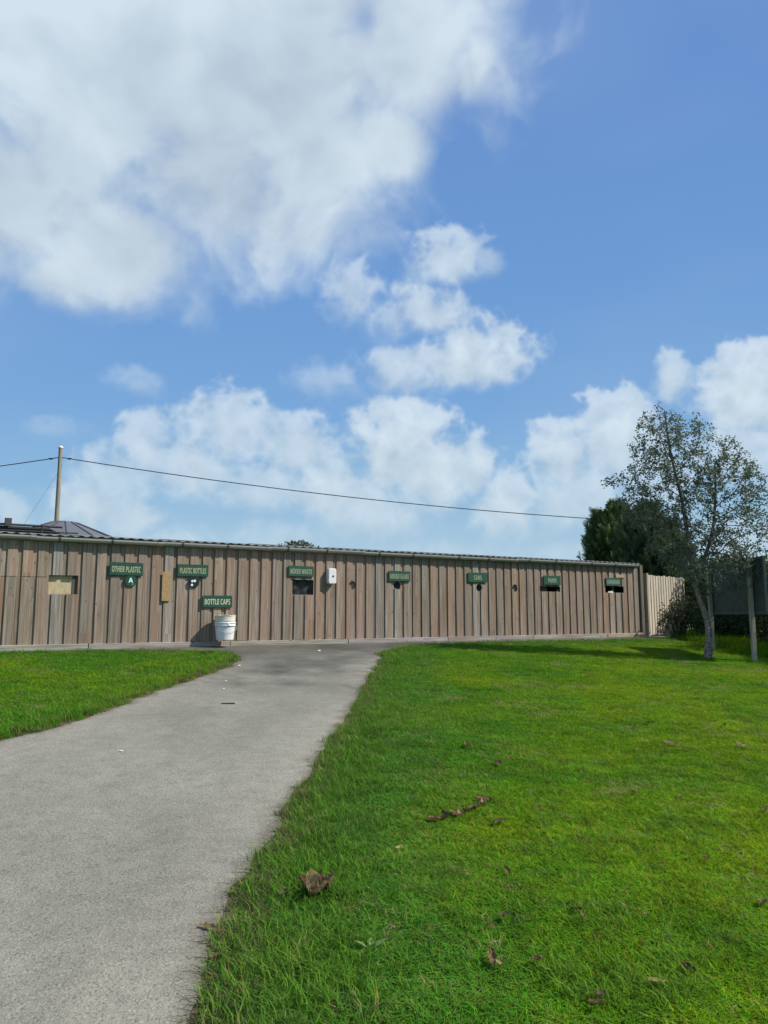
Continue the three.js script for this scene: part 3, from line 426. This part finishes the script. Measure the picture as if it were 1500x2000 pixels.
{ // birch: branches grow towards points spread through the crown
  const bx = 6.13, bz = -14.62, by = ground(bx, bz), R = rng(77), V = (x, y, z) => new THREE.Vector3(x, y, z);
  const g = thing('birch_tree', 'slender young birch with airy crown and mottled pale trunk', 'tree', [bx, by, bz]);
  const rel = (x, y, z) => V(x - bx, y - by, z - bz);
  const stem = [rel(6.14, by - .05, -14.62), rel(6.17, .0, -14.64), rel(6.2, .2, -14.68), rel(6.2, .45, -14.72), rel(6.12, .75, -14.74), rel(6.06, 1.0, -14.76), rel(6.0, 1.3, -14.78), rel(5.96, 1.65, -14.8), rel(5.94, 2.1, -14.8), rel(5.91, 2.5, -14.82), rel(5.86, 2.95, -14.84), rel(5.78, 3.4, -14.86), rel(5.7, 3.9, -14.86), rel(5.66, 4.3, -14.86), rel(5.64, 4.62, -14.86)];
  const second = [rel(6.02, 1.2, -14.78), rel(6.12, 1.45, -14.7), rel(6.25, 1.8, -14.64), rel(6.36, 2.2, -14.6), rel(6.42, 2.65, -14.58), rel(6.46, 3.1, -14.6), rel(6.48, 3.5, -14.62)];
  const nodes = []; const chain = (pts, parent, n, id) => { const pp = new THREE.CatmullRomCurve3(pts).getPoints(n); for (const q of pp) { nodes.push({ p: q, par: parent, r: 0, kids: 0, stem: id }); parent = nodes.length - 1; } };
  chain(stem, -1, 60, 1);
  let best = 0; nodes.forEach((q, i) => { if (q.p.distanceTo(second[0]) < nodes[best].p.distanceTo(second[0])) best = i; }); chain(second.slice(1), best, 26, 2);
  // limbs rising from both stems
  const limb = (y, az, len, rise, id = 0) => { let bi = 0, bd = 9; nodes.forEach((q, i) => { const d = Math.abs(q.p.y + by - y) + (q.stem === id ? 0 : 5); if (d < bd) { bd = d; bi = i; } }); const a = nodes[bi].p, c = Math.cos(az), e = Math.sin(az), pts = [a.clone()]; for (const t of [.2, .45, .7, 1]) pts.push(a.clone().add(V(c * len * Math.pow(t, .8), rise * Math.pow(t, 1.15), e * len * Math.pow(t, .8)).addScaledVector(rv(R), .05))); const pp = new THREE.CatmullRomCurve3(pts).getPoints(12).slice(1); let par = bi; for (const q of pp) { nodes.push({ p: q, par, r: 0, kids: 0, stem: 0 }); par = nodes.length - 1; } };
  for (const [y, az, l, r] of [[1.25, 3.3, .75, .75], [1.45, .5, .85, .7], [1.5, 2.2, .7, .8], [1.75, 3.9, .8, .8], [1.95, 1.2, .7, .9], [2.15, 3.0, .95, .75], [2.3, 5.2, .7, .9], [2.55, 3.5, .9, .75], [2.7, .3, .6, .95], [2.9, 2.6, .85, .7], [3.1, 4.4, .6, .8], [3.3, 3.1, .7, .75], [3.4, .6, .55, .8], [3.65, 2.2, .45, .6], [3.9, 5.6, .4, .5], [4.0, 3.6, .4, .5]]) limb(y, az, l, r, 1);
  for (const [y, az, l, r] of [[1.7, .2, .8, .45], [1.9, 5.6, .75, .6], [2.1, .9, .7, .6], [2.3, 6.1, .85, .55], [2.6, .4, .75, .8], [2.8, 5.0, .55, .8], [3.0, .1, .55, .75], [3.2, 1.6, .45, .6], [3.3, 5.8, .4, .7]]) limb(y, az, l, r, 2);
  const blobs = [[5.62, 3.95, -14.75, .72, .72, .7, 1], [6.15, 3.6, -14.7, .85, .7, .8, 1], [5.45, 3.25, -14.7, .8, .5, .7, .9], [5.2, 2.75, -14.75, .62, .45, .6, .8], [6.55, 3.0, -14.6, .78, .7, .8, 1], [6.0, 2.6, -14.75, .8, .7, .9, .9], [6.75, 2.3, -14.6, .72, .65, .8, .9], [6.45, 1.75, -14.6, .75, .5, .7, .9], [5.75, 1.95, -14.8, .62, .5, .7, .7], [7.05, 3.3, -14.6, .3, .55, .35, .4], [4.62, 3.12, -14.75, .34, .13, .2, .16], [7.35, 2.55, -14.6, .42, .24, .3, .35], [5.63, 4.68, -14.85, .17, .2, .16, .12], [6.25, 4.3, -14.7, .18, .2, .16, .12], [6.9, 1.6, -14.5, .45, .3, .4, .35], [6.1, 1.35, -14.4, .55, .22, .5, .3], [5.1, 2.35, -14.7, .45, .25, .4, .3], [6.45, 1.2, -14.35, .4, .32, .4, .2], [6.85, 1.3, -14.3, .38, .35, .4, .2], [7.2, 2.95, -14.5, .4, .45, .4, .4], [7.3, 2.0, -14.5, .3, .4, .3, .25]];
  const at = []; const tot = blobs.reduce((s, b) => s + b[6], 0);
  while (at.length < 2500) { let q = R() * tot, b = blobs[0]; for (const k of blobs) { q -= k[6]; if (q <= 0) { b = k; break; } } const v = rv(R), m = Math.cbrt(R()); const p = rel(b[0] - .07 + v.x * b[3] * m, b[1] + v.y * b[4] * m, b[2] + v.z * b[5] * m); if (noise(p.x * 1.9 + 3, p.y * 1.9, p.z * 1.9) > -.22) at.push(p); }
  let alive = at.slice(); const STEP = .08, kill = .105, infl = .8;
  for (let it = 0; it < 70 && alive.length; it++) {
    const pull = new Map();
    for (const q of alive) { let bi = -1, bd = infl * infl; for (let i = 20; i < nodes.length; i++) { const d = nodes[i].p.distanceToSquared(q); if (d < bd && nodes[i].kids < 4) { bd = d; bi = i; } } if (bi >= 0) { const v = pull.get(bi) ?? new THREE.Vector3(); v.add(q.clone().sub(nodes[bi].p).normalize()); pull.set(bi, v); } }
    if (!pull.size) break; let grew = false;
    for (const [i, v] of pull) { const dir = v.normalize().addScaledVector(rv(R), .3); dir.y += .22; const np = nodes[i].p.clone().addScaledVector(dir.normalize(), STEP); nodes[i].kids++; nodes.push({ p: np, par: i, r: 0, kids: 0, stem: 0 }); grew = true; }
    if (!grew) break; alive = alive.filter((q) => { for (let i = nodes.length - 1; i >= 20; i--) if (nodes[i].p.distanceToSquared(q) < kill * kill) return false; return true; });
  }
  for (const q of nodes) q.s = 0; for (let i = nodes.length - 1; i >= 0; i--) { const q = nodes[i]; if (q.s === 0) q.s = Math.pow(.0032, 2.35); q.r = Math.pow(q.s, 1 / 2.35); if (q.par >= 0) nodes[q.par].s += q.s; }
  const rad = (q) => q.stem === 1 ? lerp(.066, .010, Math.pow(clamp((q.p.y) / 5.4), .85)) : q.stem === 2 ? lerp(.034, .008, clamp((q.p.y - 2.1) / 2.2)) : clamp(q.r * .75, .0028, .017);
  const lists = { 1: [], 2: [], 0: [] }; nodes.forEach((q, i) => { if (q.par < 0) return; const a = nodes[q.par]; let ra = Math.min(rad(a), q.stem ? 9 : rad(q) * 1.35), rb = rad(q); if (q.stem === 1 && q.p.y < .3) { ra *= 1 + .5 * (1 - clamp(a.p.y / .3)); rb *= 1 + .5 * (1 - clamp(q.p.y / .3)); } lists[q.stem].push([a.p, q.p, ra, rb]); });
  const bark = new THREE.MeshStandardMaterial({ roughness: .85, map: tex(256, 512, (u, v) => { const pu = Math.cos(u * 6.2832), pv = Math.sin(u * 6.2832), n = fbm(pu * 1.3, v * 10, pv * 1.3, 4), l = noise(pu * 2.2 + 3, v * 46, pv * 2.2), m = fbm(pu * 3 + 9, v * 7, pv * 3, 3); let c = mix3([.36, .31, .26], [.17, .095, .062], clamp(.62 + n * 2.2)); c = mix3(c, [.03, .028, .025], clamp((l - .22) * 5)); return mix3(c, [.55, .53, .49], clamp((m - .2) * 3) * .8); }) });
  const twig = std([.12, .108, .10], .85);
  mesh('trunk', segTube(lists[1].filter((q) => q[1].y < 1.75)), bark, g); mesh('leader', segTube(lists[1].filter((q) => q[1].y >= 1.75)), twig, g); mesh('side_stem', segTube(lists[2]), twig, g); mesh('branches', segTube(lists[0]), twig, g);
  const L = new Leaves();
  nodes.forEach((q) => { if (q.stem || rad(q) > .0075) return; const n = q.kids ? 6 : 10; for (let k = 0; k < n; k++) { const off = rv(R).multiplyScalar(.03 + R() * .06), d = rv(R); d.y = d.y * .6 - .35; const t = R(), col = mix3([.095, .13, .082], [.20, .24, .135], t * t); L.leaf(q.p.clone().add(off), d, rv(R), .038 + R() * .024, .029 + R() * .015, col); } });  // haze put into the colour: leaf tones lifted in place of fog
  mesh('crown', L.geo(), leafMat(.9, .5), g);
  // a clump of longer grass round the foot
}
function conifer(label, base, spires, seed, dark, tip) {  // dark and tip greens are passed in lightened, standing in for haze
  const R = rng(seed), g = thing('conifer_tree', label, 'tree', base), p = [], c = [], up = new THREE.Vector3(0, 1, 0);
  const tri = (a, b, d, col) => { for (const q of [a, b, d]) { p.push(q.x, q.y, q.z); c.push(...col); } };
  const spray = (o, d, L, col) => { const s = new THREE.Vector3().crossVectors(d, rv(R)).normalize(); for (let q = 0; q < 4; q++) { const f = q / 4, m = o.clone().addScaledVector(d, L * f), w = L * .38 * (1 - f * .6); for (const sg of [-1, 1]) tri(m, m.clone().addScaledVector(d, L * .16), m.clone().addScaledVector(s, sg * w).addScaledVector(d, w * 1.1), col); } tri(o.clone().addScaledVector(s, .008), o.clone().addScaledVector(s, -.008), o.clone().addScaledVector(d, L * 1.25), col); };
  for (const [sx, sz, h, r, y0, n] of spires) { const nb = Math.round(n / 26);
    for (let k = 0; k < nb; k++) { // upswept feathery branches
      const u = Math.pow((k + R()) / nb, .9), y = y0 + (h - y0) * u * .97, a = k * 2.4 + R() * .8, len = (r * Math.pow(1 - u, .8) + .10) * (.7 + R() * .55), rise = .7 + u * 1.3 + R() * .5, bd = new THREE.Vector3(Math.cos(a), rise, Math.sin(a)).normalize(), reach = len / Math.hypot(bd.x, bd.z), tone = R();
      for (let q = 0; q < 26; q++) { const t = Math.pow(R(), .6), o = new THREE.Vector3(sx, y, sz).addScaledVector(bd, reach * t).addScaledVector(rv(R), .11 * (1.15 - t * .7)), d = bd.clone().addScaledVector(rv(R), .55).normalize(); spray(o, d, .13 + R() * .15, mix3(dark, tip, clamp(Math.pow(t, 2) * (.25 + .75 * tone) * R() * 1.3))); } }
    for (let q = 0; q < 14; q++) spray(new THREE.Vector3(sx, h - .35 * R(), sz).addScaledVector(rv(R), .05), new THREE.Vector3(0, 1, 0).addScaledVector(rv(R), .35).normalize(), .2, tip.map((v) => v * .7)); }
  const q = new THREE.BufferGeometry(); q.setAttribute('position', new THREE.Float32BufferAttribute(p, 3)); q.setAttribute('color', new THREE.Float32BufferAttribute(c, 3)); q.computeVertexNormals();
  mesh('trunk', segTube(spires.map(([sx, sz, h]) => [new THREE.Vector3(0, 0, 0), new THREE.Vector3(sx, h * .9, sz), .13, .02])), std([.07, .05, .04], .9), g); mesh('crown', q, leafMat(.9, .2), g);
}
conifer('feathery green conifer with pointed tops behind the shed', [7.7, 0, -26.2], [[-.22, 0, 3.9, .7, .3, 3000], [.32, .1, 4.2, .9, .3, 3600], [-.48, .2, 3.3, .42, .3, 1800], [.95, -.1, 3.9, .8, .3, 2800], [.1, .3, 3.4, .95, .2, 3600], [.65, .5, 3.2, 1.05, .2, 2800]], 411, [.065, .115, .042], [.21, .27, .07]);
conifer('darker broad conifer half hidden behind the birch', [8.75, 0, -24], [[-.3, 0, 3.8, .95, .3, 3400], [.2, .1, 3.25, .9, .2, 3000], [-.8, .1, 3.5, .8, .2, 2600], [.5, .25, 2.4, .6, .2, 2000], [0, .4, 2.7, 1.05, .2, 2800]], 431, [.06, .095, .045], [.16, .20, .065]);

function shrub(name, label, category, base, blobs, count, size, colA, colB, seed, group, density = -.15) {
  const R = rng(seed), g = thing(name, label, category, base, 0, group), L = new Leaves(), stems = [], tot = blobs.reduce((s, b) => s + b[3] * b[4] * b[5], 0);
  for (const b of blobs) { const n = Math.round(count * b[3] * b[4] * b[5] / tot); let made = 0;
    for (let k = 0; k < n * 3 && made < n; k++) { const v = rv(R), m = Math.pow(R(), .42), p = new THREE.Vector3(b[0] + v.x * b[3] * m, b[1] + v.y * b[4] * m, b[2] + v.z * b[5] * m); if (p.y < .02 || noise(p.x * 2.6 + seed, p.y * 2.6, p.z * 2.6) < density) continue; const d = v.clone().addScaledVector(rv(R), .9); d.y += .2; L.leaf(p, d, rv(R), size * (.7 + R() * .7), size * (.5 + R() * .35), mix3(colA, colB, R() * R())); made++; }
    for (let k = 0; k < 5; k++) { const v = rv(R); stems.push([new THREE.Vector3(b[0] * .8 + (R() - .5) * .2, 0, b[2] * .8 + (R() - .5) * .2), new THREE.Vector3(b[0] + v.x * b[3] * .8, b[1] + Math.abs(v.y) * b[4] * .9, b[2] + v.z * b[5] * .8), .018, .005]); } }
  mesh('stems', segTube(stems), std([.06, .045, .035], .9), g); mesh('foliage', L.geo(), leafMat(.9, .3), g); return g;
}
{ // hedge along the lawn, its near side in its own shade
  const R = rng(501), spots = [[8.9, -12.4], [8.95, -13.9], [9.0, -15.4], [8.95, -17.0], [9.2, -18.6], [9.3, -20.2], [9.2, -21.8], [10.4, -23.2]];
  spots.forEach(([x, z], i) => { const h = 1.85 + R() * .3, b = []; for (let k = 0; k < 5; k++) b.push([(R() - .5) * .9, .35 + R() * (h - .6), (R() - .5) * 1.3, .55 + R() * .25, .42 + R() * .2, .6 + R() * .25]); b.push([0, .5, 0, .75, .55, .9], [0, h - .35, 0, .5, .4, .75]); shrub('hedge_shrub', 'dense dark green shrub of the hedge behind the notice board', 'shrub', [x, ground(x, z), z], b, 7000, .075, [.05, .085, .03], [.13, .17, .05], 510 + i, 'shrubs of the hedge along the lawn', -.3); });  // hedge greens brightened as painted haze over this side
  shrub('hedge_shrub', 'sparse brown green shrub growing against the paling fence', 'shrub', [7.25, ground(7.25, -19.1), -19.1], [[0, .55, 0, .42, .42, .3], [.22, .85, -.1, .28, .3, .25], [-.15, .3, .1, .35, .28, .25]], 900, .06, [.05, .062, .025], [.13, .12, .05], 540);
  shrub('hedge_shrub', 'leafy dark bush between the fence end and the notice board', 'shrub', [8.1, ground(8.1, -18.9), -18.9], [[0, .6, 0, .5, .55, .5], [.1, 1.15, .2, .4, .4, .4], [.35, .4, .5, .45, .4, .5], [-.2, .35, .3, .35, .35, .35]], 4200, .07, [.045, .078, .03], [.12, .16, .05], 541);
  shrub('hedge_shrub', 'light leaved twiggy bush past the end of the notice board', 'shrub', [8.35, ground(8.35, -15.6), -15.6], [[.1, .9, 0, .4, .55, .5], [.1, 1.4, .1, .3, .28, .35], [0, .35, .1, .5, .4, .6]], 1900, .075, [.08, .12, .045], [.19, .24, .09], 542);
}
shrub('round_tree', 'distant rounded tree top showing above the shed roof', 'tree', [-4.6, .02, -40], [[0, 3.5, 0, 1.45, .82, 1.3], [-.75, 3.45, .2, .7, .55, .8], [.75, 3.4, 0, .75, .6, .8], [0, 2.2, 0, 1.5, 1.3, 1.4], [.1, 3.95, 0, .6, .42, .6]], 9000, .12, [.09, .105, .055], [.17, .175, .08], 560, undefined, -.4);

// ---------------------------------------------------------------- grass blades
{
  const R = rng(601);
  function clump(n, spread, h, w, lean, seed) { const Q = rng(seed), p = [], c = [], idx = []; for (let k = 0; k < n; k++) { const a = Q() * 6.2832, rr = Math.sqrt(Q()) * spread, x = Math.cos(a) * rr, z = Math.sin(a) * rr, dir = Q() * 6.2832, L = h * (.55 + Q() * .6), bend = lean * (.25 + Q()), dx = Math.cos(dir), dz = Math.sin(dir), W = w * (.7 + Q() * .6), b = p.length / 3, col = Q() < .07 ? [1.8, 1.4, 3.0] : [.62 + Q() * .72, .7 + Q() * .6, .5 + Q() * .7]; const P = (t, s) => { p.push(x + dx * bend * L * t * t - dz * W / 2 * s, L * t * (1 - .25 * bend * t), z + dz * bend * L * t * t + dx * W / 2 * s); c.push(...col); }; P(-.12, -1); P(-.12, 1); P(.55, -.85); P(.55, .85); P(1, 0); idx.push(b, b + 1, b + 2, b + 1, b + 3, b + 2, b + 2, b + 3, b + 4); } const g = new THREE.BufferGeometry(); g.setAttribute('position', new THREE.Float32BufferAttribute(p, 3)); g.setAttribute('color', new THREE.Float32BufferAttribute(c, 3)); g.setIndex(idx); const q = g.toNonIndexed(); q.computeVertexNormals(); return q; }
  const kinds = [clump(20, .05, .038, .0042, 1.2, 1), clump(20, .05, .042, .0046, 1.7, 2), clump(12, .04, .105, .0048, .9, 3), clump(14, .055, .032, .003, 1.9, 4)];
  const sets = kinds.map(() => ({ m: [], c: [] })), M = new THREE.Matrix4(), Qn = new THREE.Quaternion(), E = new THREE.Euler(), S = new THREE.Vector3(), P = new THREE.Vector3();
  const put = (k, x, z, s, sy, c) => { E.set((R() - .5) * .3, R() * 6.2832, (R() - .5) * .3); Qn.setFromEuler(E); S.set(s, s * sy, s); P.set(x, ground(x, z), z); M.compose(P, Qn, S); sets[k].m.push(...M.elements); sets[k].c.push(...c); };
  const step = .031;
  for (let z = -1.2; z > -21; z -= step) for (let x = -.66 * -z - 1.2; x < Math.min(.64 * -z + 1.4, 8.6); x += step) {
    const far = sstep(6, 13, -z); if (R() < far * .45) continue;
    const X = x + (R() - .5) * step * 1.6, Z = z + (R() - .5) * step * 1.6; if (fromWall(X, Z) < .1 || (fromWall(X, Z) < .5 && X > 6.4 && X < 6.9)) continue;
    const d = pd(X, Z); if (d < -.01) continue; if (d < .02 && R() < .5) continue;
    const t = turf(X, Z), near = sstep(.75, .05, d + .25 * noise(X * 2.3, Z * 2.3, 5)) * (fromWall(X, Z) > .9 ? 1 : .25), bank = sstep(7.1, 7.9, X);
    let c = mix3([.088, .255, .006], [.20, .33, .003], t.yellow); c = mix3(c, [.105, .215, .04], t.e * .6); const v = .8 + R() * .42 + .3 * noise(X * 4, Z * 4, 6) + .22 * noise(X * 11, Z * 11, 2); c = c.map((q) => q * v);
    if (R() < t.dry * .6 + .03) c = mix3(c, [.34, .28, .12], .4 + R() * .5);
    if (d < .10 && R() < .8 - d * 5) { put(3, X, Z, .5 + R() * .6, .5 + R() * .5, mix3([.17, .14, .085], [.34, .27, .16], R())); continue; }
    if (d < .2 && R() < .3) c = mix3(c, [.16, .13, .07], .7);
    const hgt = .8 + .38 * noise(X * 1.3, Z * 1.3, 3) + .3 * noise(X * 5, Z * 5, 9);
    if (bank > R() * 1.2) { put(2, X, Z, .9 + R() * .9, 1 + R() * 1.1, [c[0] * .8, c[1] * .85, c[2]]); continue; }
    if (near > R() * 1.25) { put(2, X, Z, .62 + R() * .42, .8 + R() * .5, c); continue; }
    if (t.dry > R() * 1.3) { put(3, X, Z, .8 + R() * .4, .8, c); continue; }
    put(R() < .5 ? 0 : 1, X, Z, .8 + R() * .45, clamp(hgt, .45, 1.4), c);
    if (z > -7 && R() < .6) put(R() < .5 ? 0 : 1, X + (R() - .5) * .04, Z + (R() - .5) * .04, .7 + R() * .5, clamp(hgt * 1.1, .5, 1.5), c.map((q) => q * (.8 + R() * .4)));
    if (R() < .012) put(2, X, Z, .7 + R() * .4, 1, mix3(c, [.16, .21, .10], .5));
  }
  // tufts: coarse longer grass as the photograph shows near the camera and round the tree's foot
  for (const [tx, tz, r, n] of [[.75, -3.0, .2, 60], [1.0, -2.9, .16, 40], [1.15, -3.1, .12, 30], [.9, -3.5, .15, 30], [6.13, -14.6, .25, 60], [6.81, -14.36, .12, 14], [-.2, -3.0, .3, 60], [-.35, -3.9, .3, 50], [.3, -5.2, .25, 30], [1.35, -4.5, .2, 22]]) for (let k = 0; k < n; k++) { const a = R() * 6.28, q = Math.sqrt(R()) * r; put(2, tx + Math.cos(a) * q, tz + Math.sin(a) * q, .6 + R() * .45, 1, mix3([.085, .235, .012], [.16, .29, .03], R())); }
  const mat = new THREE.MeshPhysicalMaterial({ vertexColors: true, roughness: .95, specularIntensity: .15, transmission: .4, thickness: 0, side: THREE.DoubleSide });
  const g = new THREE.Group(); g.name = 'lawn_grass'; tag(g, 'green blades of mown lawn grass on both sides of the path', 'grass', null, 'stuff'); scene.add(g);
  ['short_blades', 'leaning_blades', 'long_blades', 'thin_blades'].forEach((n, k) => { const N = sets[k].m.length / 16, im = new THREE.InstancedMesh(kinds[k], mat, N); im.instanceMatrix.array.set(sets[k].m); im.instanceColor = new THREE.InstancedBufferAttribute(new Float32Array(sets[k].c), 3); im.name = n; im.userData.kind = 'stuff'; shade(im); g.add(im); });
  console.log('grass clumps', sets.map((s) => s.m.length / 16).join(' '));
}

// ---------------------------------------------------------------- fallen leaves and scraps
{
  const R = rng(701);
  function leafGeo(len, wid, curl, roll, seed) { const n = 8, m = 6, g = new THREE.PlaneGeometry(1, 1, m, n), p = g.attributes.position; for (let i = 0; i < p.count; i++) { const v = p.getY(i) + .5, u = p.getX(i) * 2, w = wid / 2 * Math.pow(Math.sin(Math.PI * clamp(v * .93 + .05)), .75) * (1 + .22 * noise(v * 9 + seed, u * 2, 3)), a = u * roll, cr = (v - .5) * curl; p.setXYZ(i, roll ? w * Math.sin(a) / roll : w * u, len * .22 * (v - .5) * (v - .5) * 4 * curl * .5 + w * (1 - Math.cos(a)) / Math.max(roll, .1) + .014 * noise(u * 2 + seed, v * 5, 7), (v - .5) * len * Math.cos(cr * .6)); } g.computeVertexNormals(); return g; }
  const mats = [[.29, .20, .095], [.20, .135, .065], [.43, .32, .17], [.13, .09, .05]].map((c, k) => new THREE.MeshPhysicalMaterial({ roughness: .95, specularIntensity: .2, transmission: .3, thickness: 0, side: THREE.DoubleSide, map: tex(64, 64, (u, v) => { const q = .85 + fbm(u * 6, v * 6, k, 4) * .9 - (Math.abs(u - .5) < .03 ? .2 : 0); return [c[0] * q, c[1] * q, c[2] * q]; }) }));
  const geos = [leafGeo(.085, .05, .9, 1.1, 1), leafGeo(.07, .045, 1.4, 1.5, 4), leafGeo(.10, .04, .7, .9, 9), leafGeo(.055, .035, 1.2, .7, 14)];
  const leaf = (x, z, s, label, group, k, y = .04) => { const o = mesh('dead_leaf', geos[k % 4], mats[(k * 7 + Math.floor(R() * 4)) % 4]); o.position.set(x, ground(x, z) + y, z); o.rotation.set((R() - .5) * .7, R() * 6.28, (R() - .5) * .7); o.scale.setScalar(s); tag(o, label, 'leaf', group); };
  { const w = thing('broadleaf_weed', 'low broad leaved weed growing in the grass beside the big dead leaf', 'weed', [-.05, ground(-.05, -3.16), -3.16], .4), L = new Leaves(); for (let k = 0; k < 4; k++) { const a = k * 1.7; L.leaf(new THREE.Vector3(Math.cos(a) * .012, .02, Math.sin(a) * .012), new THREE.Vector3(Math.cos(a), .35 + R() * .5, Math.sin(a)), new THREE.Vector3(0, 1, 0), .05 + R() * .02, .034, [.14, .25, .06], .1); } mesh('foliage', L.geo(), leafMat(.9, .3), w); }
  // the big crumpled leaf: five lobes curling up from one stalk
  const big = thing('dead_leaf', 'large crumpled brown leaf curled up on the lawn beside the path', 'leaf', [-.31, ground(-.31, -3.63) + .045, -3.63], .5);
  { const nr = 14, na = 60, p = [], idx = [], uv = []; // five-lobed blade, dried and crumpled so that its rim stands up
    for (let i = 0; i <= nr; i++) for (let j = 0; j <= na; j++) { const r = i / nr, a = j / na * 6.2832, lobe = .6 + .4 * Math.pow(Math.abs(Math.cos(a * 2.5)), 1.5) - .35 * Math.exp(-Math.pow((a - Math.PI) * 2, 2)), rr = .125 * r * lobe * (1 - .28 * r * r), up = .05 * Math.pow(r, 1.7) * (.55 + .9 * (noise(Math.cos(a) * 1.5 + 3, Math.sin(a) * 1.5, 2) + .35)) + .022 * r * noise(Math.cos(a) * r * 6, Math.sin(a) * r * 6, 5) + .016 * r * Math.cos(a * 5), tw = .5 * noise(Math.cos(a) * 2 * r, Math.sin(a) * 2 * r, 9);
      p.push(Math.cos(a + tw) * rr + .02 * noise(r * 3, a * 1, 4) * r, up, Math.sin(a + tw) * rr * .8); uv.push(.5 + .5 * r * Math.cos(a), .5 + .5 * r * Math.sin(a)); if (i < nr && j < na) { const o = i * (na + 1) + j; idx.push(o, o + 1, o + na + 1, o + 1, o + na + 2, o + na + 1); } }
    const q = new THREE.BufferGeometry(); q.setAttribute('position', new THREE.Float32BufferAttribute(p, 3)); q.setAttribute('uv', new THREE.Float32BufferAttribute(uv, 2)); q.setIndex(idx); q.computeVertexNormals();
    mesh('blade', q, mats[0], big); const w = mesh('torn_lobe', q.clone().scale(.6, 1.0, .55), mats[2], big); w.position.set(-.04, .012, .035); w.rotation.set(.3, 2.2, .35); const w2 = mesh('torn_lobe', q.clone().scale(.6, .9, .4), mats[3], big); w2.position.set(.045, .0, .03); w2.rotation.set(-.4, .9, -.3); }
  mesh('stalk', new THREE.TubeGeometry(new THREE.CatmullRomCurve3([[0, .01, 0], [-.05, .03, -.03], [-.10, .02, -.02], [-.14, 0, .01]].map((p) => new THREE.Vector3(...p))), 14, .0022, 5), mats[1], big);
  [[.31, -4.74], [.37, -4.8], [.43, -4.84], [.47, -4.87], [.51, -4.91], [.55, -4.95], [.59, -4.99], [.62, -5.06], [.65, -5.13], [.64, -5.07]].forEach(([x, z], i) => leaf(x, z, .95 + R() * .4, 'brown withered leaf in the broken line of leaves on the lawn', 'line of withered leaves on the lawn', i, .03));
  const lone = [[-.45, -3.6], [.88, -6.09], [2.69, -7.91], [3.43, -7.87], [3.19, -6.98], [2.38, -6.67], [2.57, -7.01], [2.53, -10.21], [1.72, -5.45], [2.02, -5.39], [.61, -3.95], [.51, -3.44], [.84, -3.51], [.85, -3.45], [.41, -3.08], [.43, -3.04], [.58, -3.07], [1.13, -3.02], [.98, -2.93], [.75, -2.83], [.72, -2.77], [1.7, -4.22], [.68, -4.7], [.08, -4.19], [1.72, -3.65], [.41, -5.98], [2.47, -5.14], [1.85, -5.92], [2.25, -10.2], [.7, -6.6]];
  lone.forEach(([x, z], i) => leaf(x, z, (.7 + R() * .5) * (i === 10 ? 1.1 : 1) * (z < -6 ? 1.35 : .88), 'small curled dead leaf lying alone on the grass', 'single dead leaves scattered over the lawn', i));
  [[-.66, -3.75], [-.72, -3.3], [-.60, -4.5], [-.63, -3.05]].forEach(([x, z], i) => leaf(x, z, .8, 'dry leaf scrap on the bare soil edging the path', 'dry scraps along the path edge', i + 1, .018));
  const white = std([.75, .75, .72], .7); const scrap = (x, z, s, label, mat, y = .016) => { const q = new THREE.IcosahedronGeometry(s, 1), p = q.attributes.position; for (let i = 0; i < p.count; i++) { const k = 1 + .9 * noise(p.getX(i) * 60 + x * 9, p.getY(i) * 60, p.getZ(i) * 60); p.setXYZ(i, p.getX(i) * k * 1.4, p.getY(i) * k * .5, p.getZ(i) * k); } q.computeVertexNormals(); const o = mesh('litter_scrap', q, mat); o.position.set(x, ground(x, z) + y, z); tag(o, label, 'litter', 'white litter scraps on the tarmac'); };
  for (const [x, z, s] of [[-1.14, -13.4, .024], [-.23, -11.2, .018], [-2.0, -9.78, .013], [-2.1, -11.2, .014], [-2.03, -6.05, .010], [-1.9, -9.2, .009]]) scrap(x, z, s, 'small white scrap of litter lying on the tarmac', white);
  const plate = tag(mesh('cover_plate', box(.14, .01, .035, 0, 0, 0, .002), std([.035, .034, .033], .5, { metalness: .5 })), 'small dark metal cover plate set in the tarmac path', 'cover plate'); plate.position.set(-1.65, ground(-1.65, -8.23) + .012, -8.23); plate.rotation.set(.06, .1, 0);
}
scene.traverse((o) => { if (o.isMesh) { o.castShadow = true; o.receiveShadow = true; } });
renderer.render(scene, camera);
